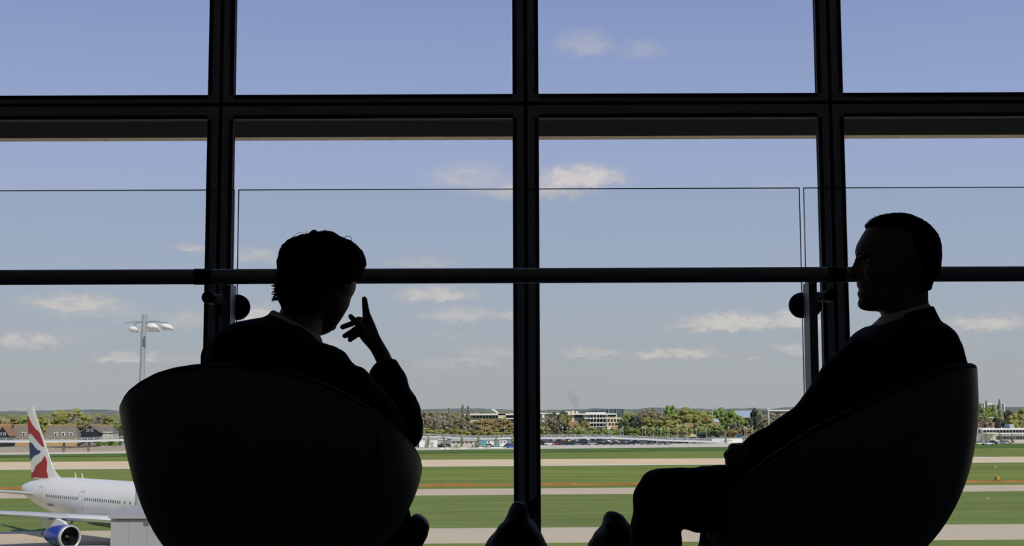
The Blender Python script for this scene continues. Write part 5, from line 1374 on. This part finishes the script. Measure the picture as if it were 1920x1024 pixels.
for (kind, px, yt, w, d) in sorted(TREES, key=lambda r: (r[0], r[1])):
    z = zone(px); i = cnt.get((kind, z), 0); cnt[(kind, z)] = i + 1
    p = P(px, yt, d); k = d / FPX
    nm = {'poplar': 'poplar_tree', 'dark': 'evergreen_tree', 'bare': 'bare_tree', 'cone': 'young_tree', 'brown': 'budding_tree'}.get(kind, 'leafy_tree')
    t = thing(nm, '%s tree, %s such from the left %s' % (ADJ[kind], ordinal(i), z), 'tree', (p.x, d, ZG), 'trees beyond the airfield', False)
    h = p.z - ZG
    FOOT.append((p.x, d, w * k * .75 + 4))
    s = (w * k * 1.3, w * k * 1.3, h * (1.02 if kind in ('poplar', 'cone') else 1.13))
    t.rotation_euler = (0, 0, random.uniform(0, 6.28))
    for me, n2 in ((CROWN[kind][random.randrange(3)], 'crown'), (TRUNK, 'trunk')):
        o = bpy.data.objects.new(n2, me); COL.objects.link(o); o.parent = t
        if n2 == 'crown':
            o.scale = s
        else:
            o.scale = (min(s[0], h * .6), min(s[1], h * .6), h)
# far woodland and hills that nobody could count
rnd = random.Random(3); wm = MB()
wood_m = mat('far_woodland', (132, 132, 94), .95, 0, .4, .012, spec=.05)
def clump(m, x, y, r, h):
    if any((x - q[0]) ** 2 + (y - q[1]) ** 2 < (q[2] + r) ** 2 for q in FOOT) or abs(x - 49) < 40 and abs(y - 1022) < 35:
        return
    n = 6; rs = []
    for f, q in ((0, 1.0), (.45, 1.15), (.8, .8), (1.0, .3)):
        rs.append([(x + r * q * math.cos(2 * math.pi * j / n + f) * rnd.uniform(.8, 1.2), y + r * q * math.sin(2 * math.pi * j / n + f) * rnd.uniform(.8, 1.2), ZG + h * f * rnd.uniform(.92, 1.06)) for j in range(n)])
    m.rings(rs)
for i in range(3200):
    d = 1000 + 2600 * rnd.random() ** 1.1
    px = rnd.uniform(-150, 2070)
    clump(wm, (px - 960) / FPX * d, d, rnd.uniform(5, 11), rnd.uniform(6, 11))
for i in range(500):
    d = rnd.uniform(690, 780)
    px = rnd.uniform(-150, 2070)
    clump(wm, (px - 960) / FPX * d, d, rnd.uniform(2, 4), rnd.uniform(1.5, 3.2))
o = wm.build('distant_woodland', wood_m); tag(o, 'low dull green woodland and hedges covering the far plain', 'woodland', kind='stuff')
hl = MB(); hill_m = mat('wooded_hills_haze_tint', (124, 130, 124), .95, 0, .2, .004, spec=.05)  # distance haze is put into this pale grey base colour
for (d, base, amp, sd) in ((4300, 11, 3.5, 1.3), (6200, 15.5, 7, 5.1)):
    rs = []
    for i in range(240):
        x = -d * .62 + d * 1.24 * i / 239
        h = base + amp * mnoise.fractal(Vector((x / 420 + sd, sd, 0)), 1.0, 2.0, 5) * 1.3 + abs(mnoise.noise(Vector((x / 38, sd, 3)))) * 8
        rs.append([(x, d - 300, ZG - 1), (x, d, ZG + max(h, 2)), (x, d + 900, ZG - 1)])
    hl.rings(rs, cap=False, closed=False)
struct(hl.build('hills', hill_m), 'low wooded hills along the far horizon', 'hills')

# ------------------------------------------------------------------ cars, lamps, barriers
def copy_tree(src, loc, rz):
    r = src.copy(); COL.objects.link(r); r.location = loc; r.rotation_euler = (0, 0, rz)
    for c in src.children:
        n = c.copy(); COL.objects.link(n); n.parent = r
        for g_ in c.children:
            n2 = g_.copy(); COL.objects.link(n2); n2.parent = n
    return r
PAINT = dict(black=(34, 36, 40), silver=(168, 172, 178), navy=(48, 58, 84), white=(232, 232, 230), grey=(104, 108, 114), yellow=(226, 200, 92), red=(150, 44, 44), blue=(60, 110, 190))
def make_car(color):
    t = thing('car', 'car', 'car', (0, 0, ZG), 'cars parked under the guideway', False)
    pm = mat('car_paint_' + color, PAINT[color], .3, .1, .04, 2, coat=.5)
    rs = []
    for (x, w, z0, z1) in ((-2.2, .7, .45, .72), (-2.05, .86, .3, .92), (-1.2, .9, .25, .96), (1.1, .9, .25, .92), (1.95, .84, .3, .74), (2.2, .7, .42, .6)):
        rs.append([(x, -w, z0), (x, w, z0), (x, w * .96, z1), (x, -w * .96, z1)])
    b = MB().rings(rs).build('body', pm, t, True)
    rs = []
    for (x, w, z) in ((-1.75, .82, .93), (-1.15, .68, 1.42), (.35, .68, 1.45), (1.15, .82, .92)):
        rs.append([(x, -w, .9), (x, w, .9), (x, w, z), (x, -w, z)])
    c = MB().rings(rs).build('cabin_glass', dark_m, t, True)
    MB().box(-1.15, .38, -.68, .68, 1.40, 1.48).build('roof', pm, t)
    for x in (-1.35, 1.35):
        for y in (-.82, .82):
            MB().tube([(x, y - .1, .32), (x, y + .1, .32)], .32, 12).build('wheel', tyre_m, t)
    return t
protos = {}
spots = []
rc_ = random.Random(8)
ROWS = [('front', 590, 1014, 1262, 13.5, 831.6), ('second', 616, 1016, 1330, 14.5, 829), ('third', 645, 1018, 1350, 15, 827), ('rear', 676, 1020, 1360, 15.5, 825)]
for (rn, d, xa, xb, step, _) in ROWS:
    x = xa; i = 0
    while x < xb:
        c = rc_.choices(['black', 'silver', 'navy', 'white', 'grey', 'yellow', 'red'], [6, 4, 5, 1.5, 5, .5, .5])[0]
        spots.append((c, x, d, '%s parked car, %s from the left in the %s row of the car park', rn, i)); x += step + rc_.uniform(-1.2, 2.5); i += 1
        if rc_.random() < .12:
            x += step
for (c, x, d, lb) in (('navy', 791, 560, 'dark blue car beside the white shed, left of its door'), ('black', 820, 560, 'black car at the right corner of the white shed'), ('grey', 839, 562, 'grey car beside the small kiosk'), ('black', 878, 561, 'black car in front of the long beige shed, left of its neighbour'),
                      ('grey', 888, 561, 'grey car in front of the long beige shed, right of its neighbour'), ('silver', 918, 560, 'silver car in front of the one-hole white container'), ('navy', 955, 564, 'navy car close to the middle mullion behind the blue car'),
                      ('blue', 959, 548, 'bright blue car nearest the perimeter road beside the middle mullion'), ('white', 1836, 572, 'white car parked before the pale stair block at right'), ('white', 1853, 570, 'white car parked right of the annex, second from the armchair'),
                      ('yellow', 1825, 566, 'yellow car just right of the right armchair'), ('navy', 1862, 585, 'navy van-like car before the long white building'), ('silver', 1887, 584, 'silver car before the long white building')):
    spots.append((c, x, d, lb, None, 0))
for (c, x, d, lb, rn, i) in spots:
    loc = (P(x, 830, d).x, d, ZG)
    if c not in protos:
        o = protos[c] = make_car(c); o.location = loc; o.rotation_euler = (0, 0, rc_.uniform(-.15, .15) + (math.pi / 2 if rn and rc_.random() < .3 else 0))
    else:
        o = copy_tree(protos[c], loc, rc_.uniform(-.15, .15) + (math.pi / 2 if rn and rc_.random() < .3 else 0))
    o['label'] = lb % (c, ordinal(i), rn) if rn else lb
    o['group'] = 'cars parked under the guideway' if rn else 'cars near the sheds'
lamp_rows = [(797, 804, 690), (872, 801, 690), (910, 802, 690), (946, 801, 690), (1020, 801, 690), (1055, 801, 690), (1064, 802, 700), (1070, 804, 680), (1079, 804, 690), (1130, 806, 690), (1141, 804, 690), (1152, 803, 700), (1163, 804, 680), (1168, 801, 690), (1205, 801, 680), (1210.6, 802.5, 690),
             (1225, 803.6, 690), (1233, 800.6, 650), (1239, 804, 630), (1252, 800.8, 690), (1255, 804, 660), (1269.7, 798, 660), (1272, 800, 670), (1286, 799, 690), (1288.5, 803, 680), (1305.7, 804, 670), (1324.7, 804, 670), (1346.5, 799, 720), (1350, 797, 740), (1366, 801, 690), (1395.5, 801, 670),
             (1399.5, 803, 670), (1404, 798, 720), (1411.5, 800, 700), (1434, 800, 720)]
lm_m = mat('lamp_post_pale_steel', (198, 200, 198), .5, .2, .04, 1)
def make_lamp():
    t = thing('street_lamp', 'lamp', 'lamp post', (0, 0, ZG), 'car park lamps', False)
    MB().tube([(0, 0, 0), (0, 0, 1.0)], [.12, .08], 8).build('pole', lm_m, t)
    MB().rings([[(-.5, -.2, 0), (.5, -.2, 0), (.5, .2, 0), (-.5, .2, 0)], [(-.4, -.15, .25), (.4, -.15, .25), (.4, .15, .25), (-.4, .15, .25)]]).build('lamp_head', lampw_m, t)
    return t
lp0 = make_lamp(); cl_ = {}
for k, (x, yt, d) in enumerate(lamp_rows):
    p = P(x, yt, d); h = p.z - ZG
    o = lp0 if k == 0 else copy_tree(lp0, (0, 0, 0), 0)
    o.location = (p.x, d, ZG)
    for c in o.children:
        if c.name.startswith('pole'):
            c.scale = (1, 1, h)
        else:
            c.location = (0, 0, h - .2)
    z = zone(x); i = cl_.get(z, 0); cl_[z] = i + 1
    o['label'] = 'thin pale lamp post, %s from the left %s' % (ordinal(i), z)
for (x, yt, d, r, lb) in ((1335.8, 763, 800, .22, 'very thin tall grey mast rising above the olive trees'), (1440.5, 767, 760, .6, 'thick pale mast beside the sleeve of the short-haired man')):
    p = P(x, yt, d); t = thing('mast', lb, 'mast', (p.x, d, ZG))
    MB().tube([(p.x, d, ZG), (p.x, d, p.z)], [r * 1.3, r], 10).build('pole', lm_m, t, True)
    MB().box(p.x - r * 1.8, p.x + r * 1.8, d - r, d + r, p.z - .6, p.z + .6).build('mast_head', lm_m, t)
for i, (x0, x1, y) in enumerate(((825, 832, 842.4), (837, 843.5, 842), (864, 876, 841.5), (898, 904, 841), (921, 942, 840.8))):
    p, q = G(x0, y), G(x1, y)
    t = thing('road_barrier', 'low white barrier block on the perimeter road, %s from the left' % ordinal(i), 'barrier', ((p.x + q.x) / 2, p.y, ZG), 'white road barriers')
    n = max(2, int((q.x - p.x) / 1.4))
    for k in range(n):
        a = p.x + (q.x - p.x) * k / n; b = p.x + (q.x - p.x) * (k + .95) / n
        MB().rings([[(a, p.y, ZG), (a, p.y + .7, ZG), (a, p.y + .45, ZG + .5), (a, p.y + .25, ZG + .5)], [(b, p.y, ZG), (b, p.y + .7, ZG), (b, p.y + .45, ZG + .5), (b, p.y + .25, ZG + .5)]]).build('block', line_m, t)

# ------------------------------------------------------------------ thin smoke on the horizon
sm = bpy.data.materials.new('thin_blue_smoke'); sm.use_nodes = True
nt = sm.node_tree
for n in list(nt.nodes):
    nt.nodes.remove(n)
t = nt.nodes.new('ShaderNodeTexCoord'); nz = nt.nodes.new('ShaderNodeTexNoise'); nz.inputs['Scale'].default_value = .05; nz.inputs['Detail'].default_value = 3
nt.links.new(t.outputs['Object'], nz.inputs['Vector'])
mr = nt.nodes.new('ShaderNodeMapRange'); mr.inputs[1].default_value = .3; mr.inputs[2].default_value = .7; mr.inputs[3].default_value = 0; mr.inputs[4].default_value = .026
nt.links.new(nz.outputs[0], mr.inputs[0])
pv_ = nt.nodes.new('ShaderNodeVolumePrincipled'); pv_.inputs['Color'].default_value = (.30, .37, .50, 1)
nt.links.new(mr.outputs[0], pv_.inputs['Density'])
oo = nt.nodes.new('ShaderNodeOutputMaterial'); nt.links.new(pv_.outputs[0], oo.inputs['Volume'])
m = MB(); rs = []
for (x, y, r) in ((1084, 771, 2.5), (1082, 764, 6), (1079, 757, 9), (1076, 750, 10), (1072, 743, 9), (1069, 736, 6), (1067, 731, 2)):
    c = P(x, y, 2400); rr = r * 2400 / FPX
    rs.append([c + Vector((rr * math.cos(q), rr * math.sin(q), 0)) for q in [2 * math.pi * j / 18 for j in range(18)]])
o = m.rings(rs).build('smoke_plume', sm, None, 'all'); tag(o, 'faint bluish smoke plume drifting above the large office roof', 'smoke', kind='stuff')
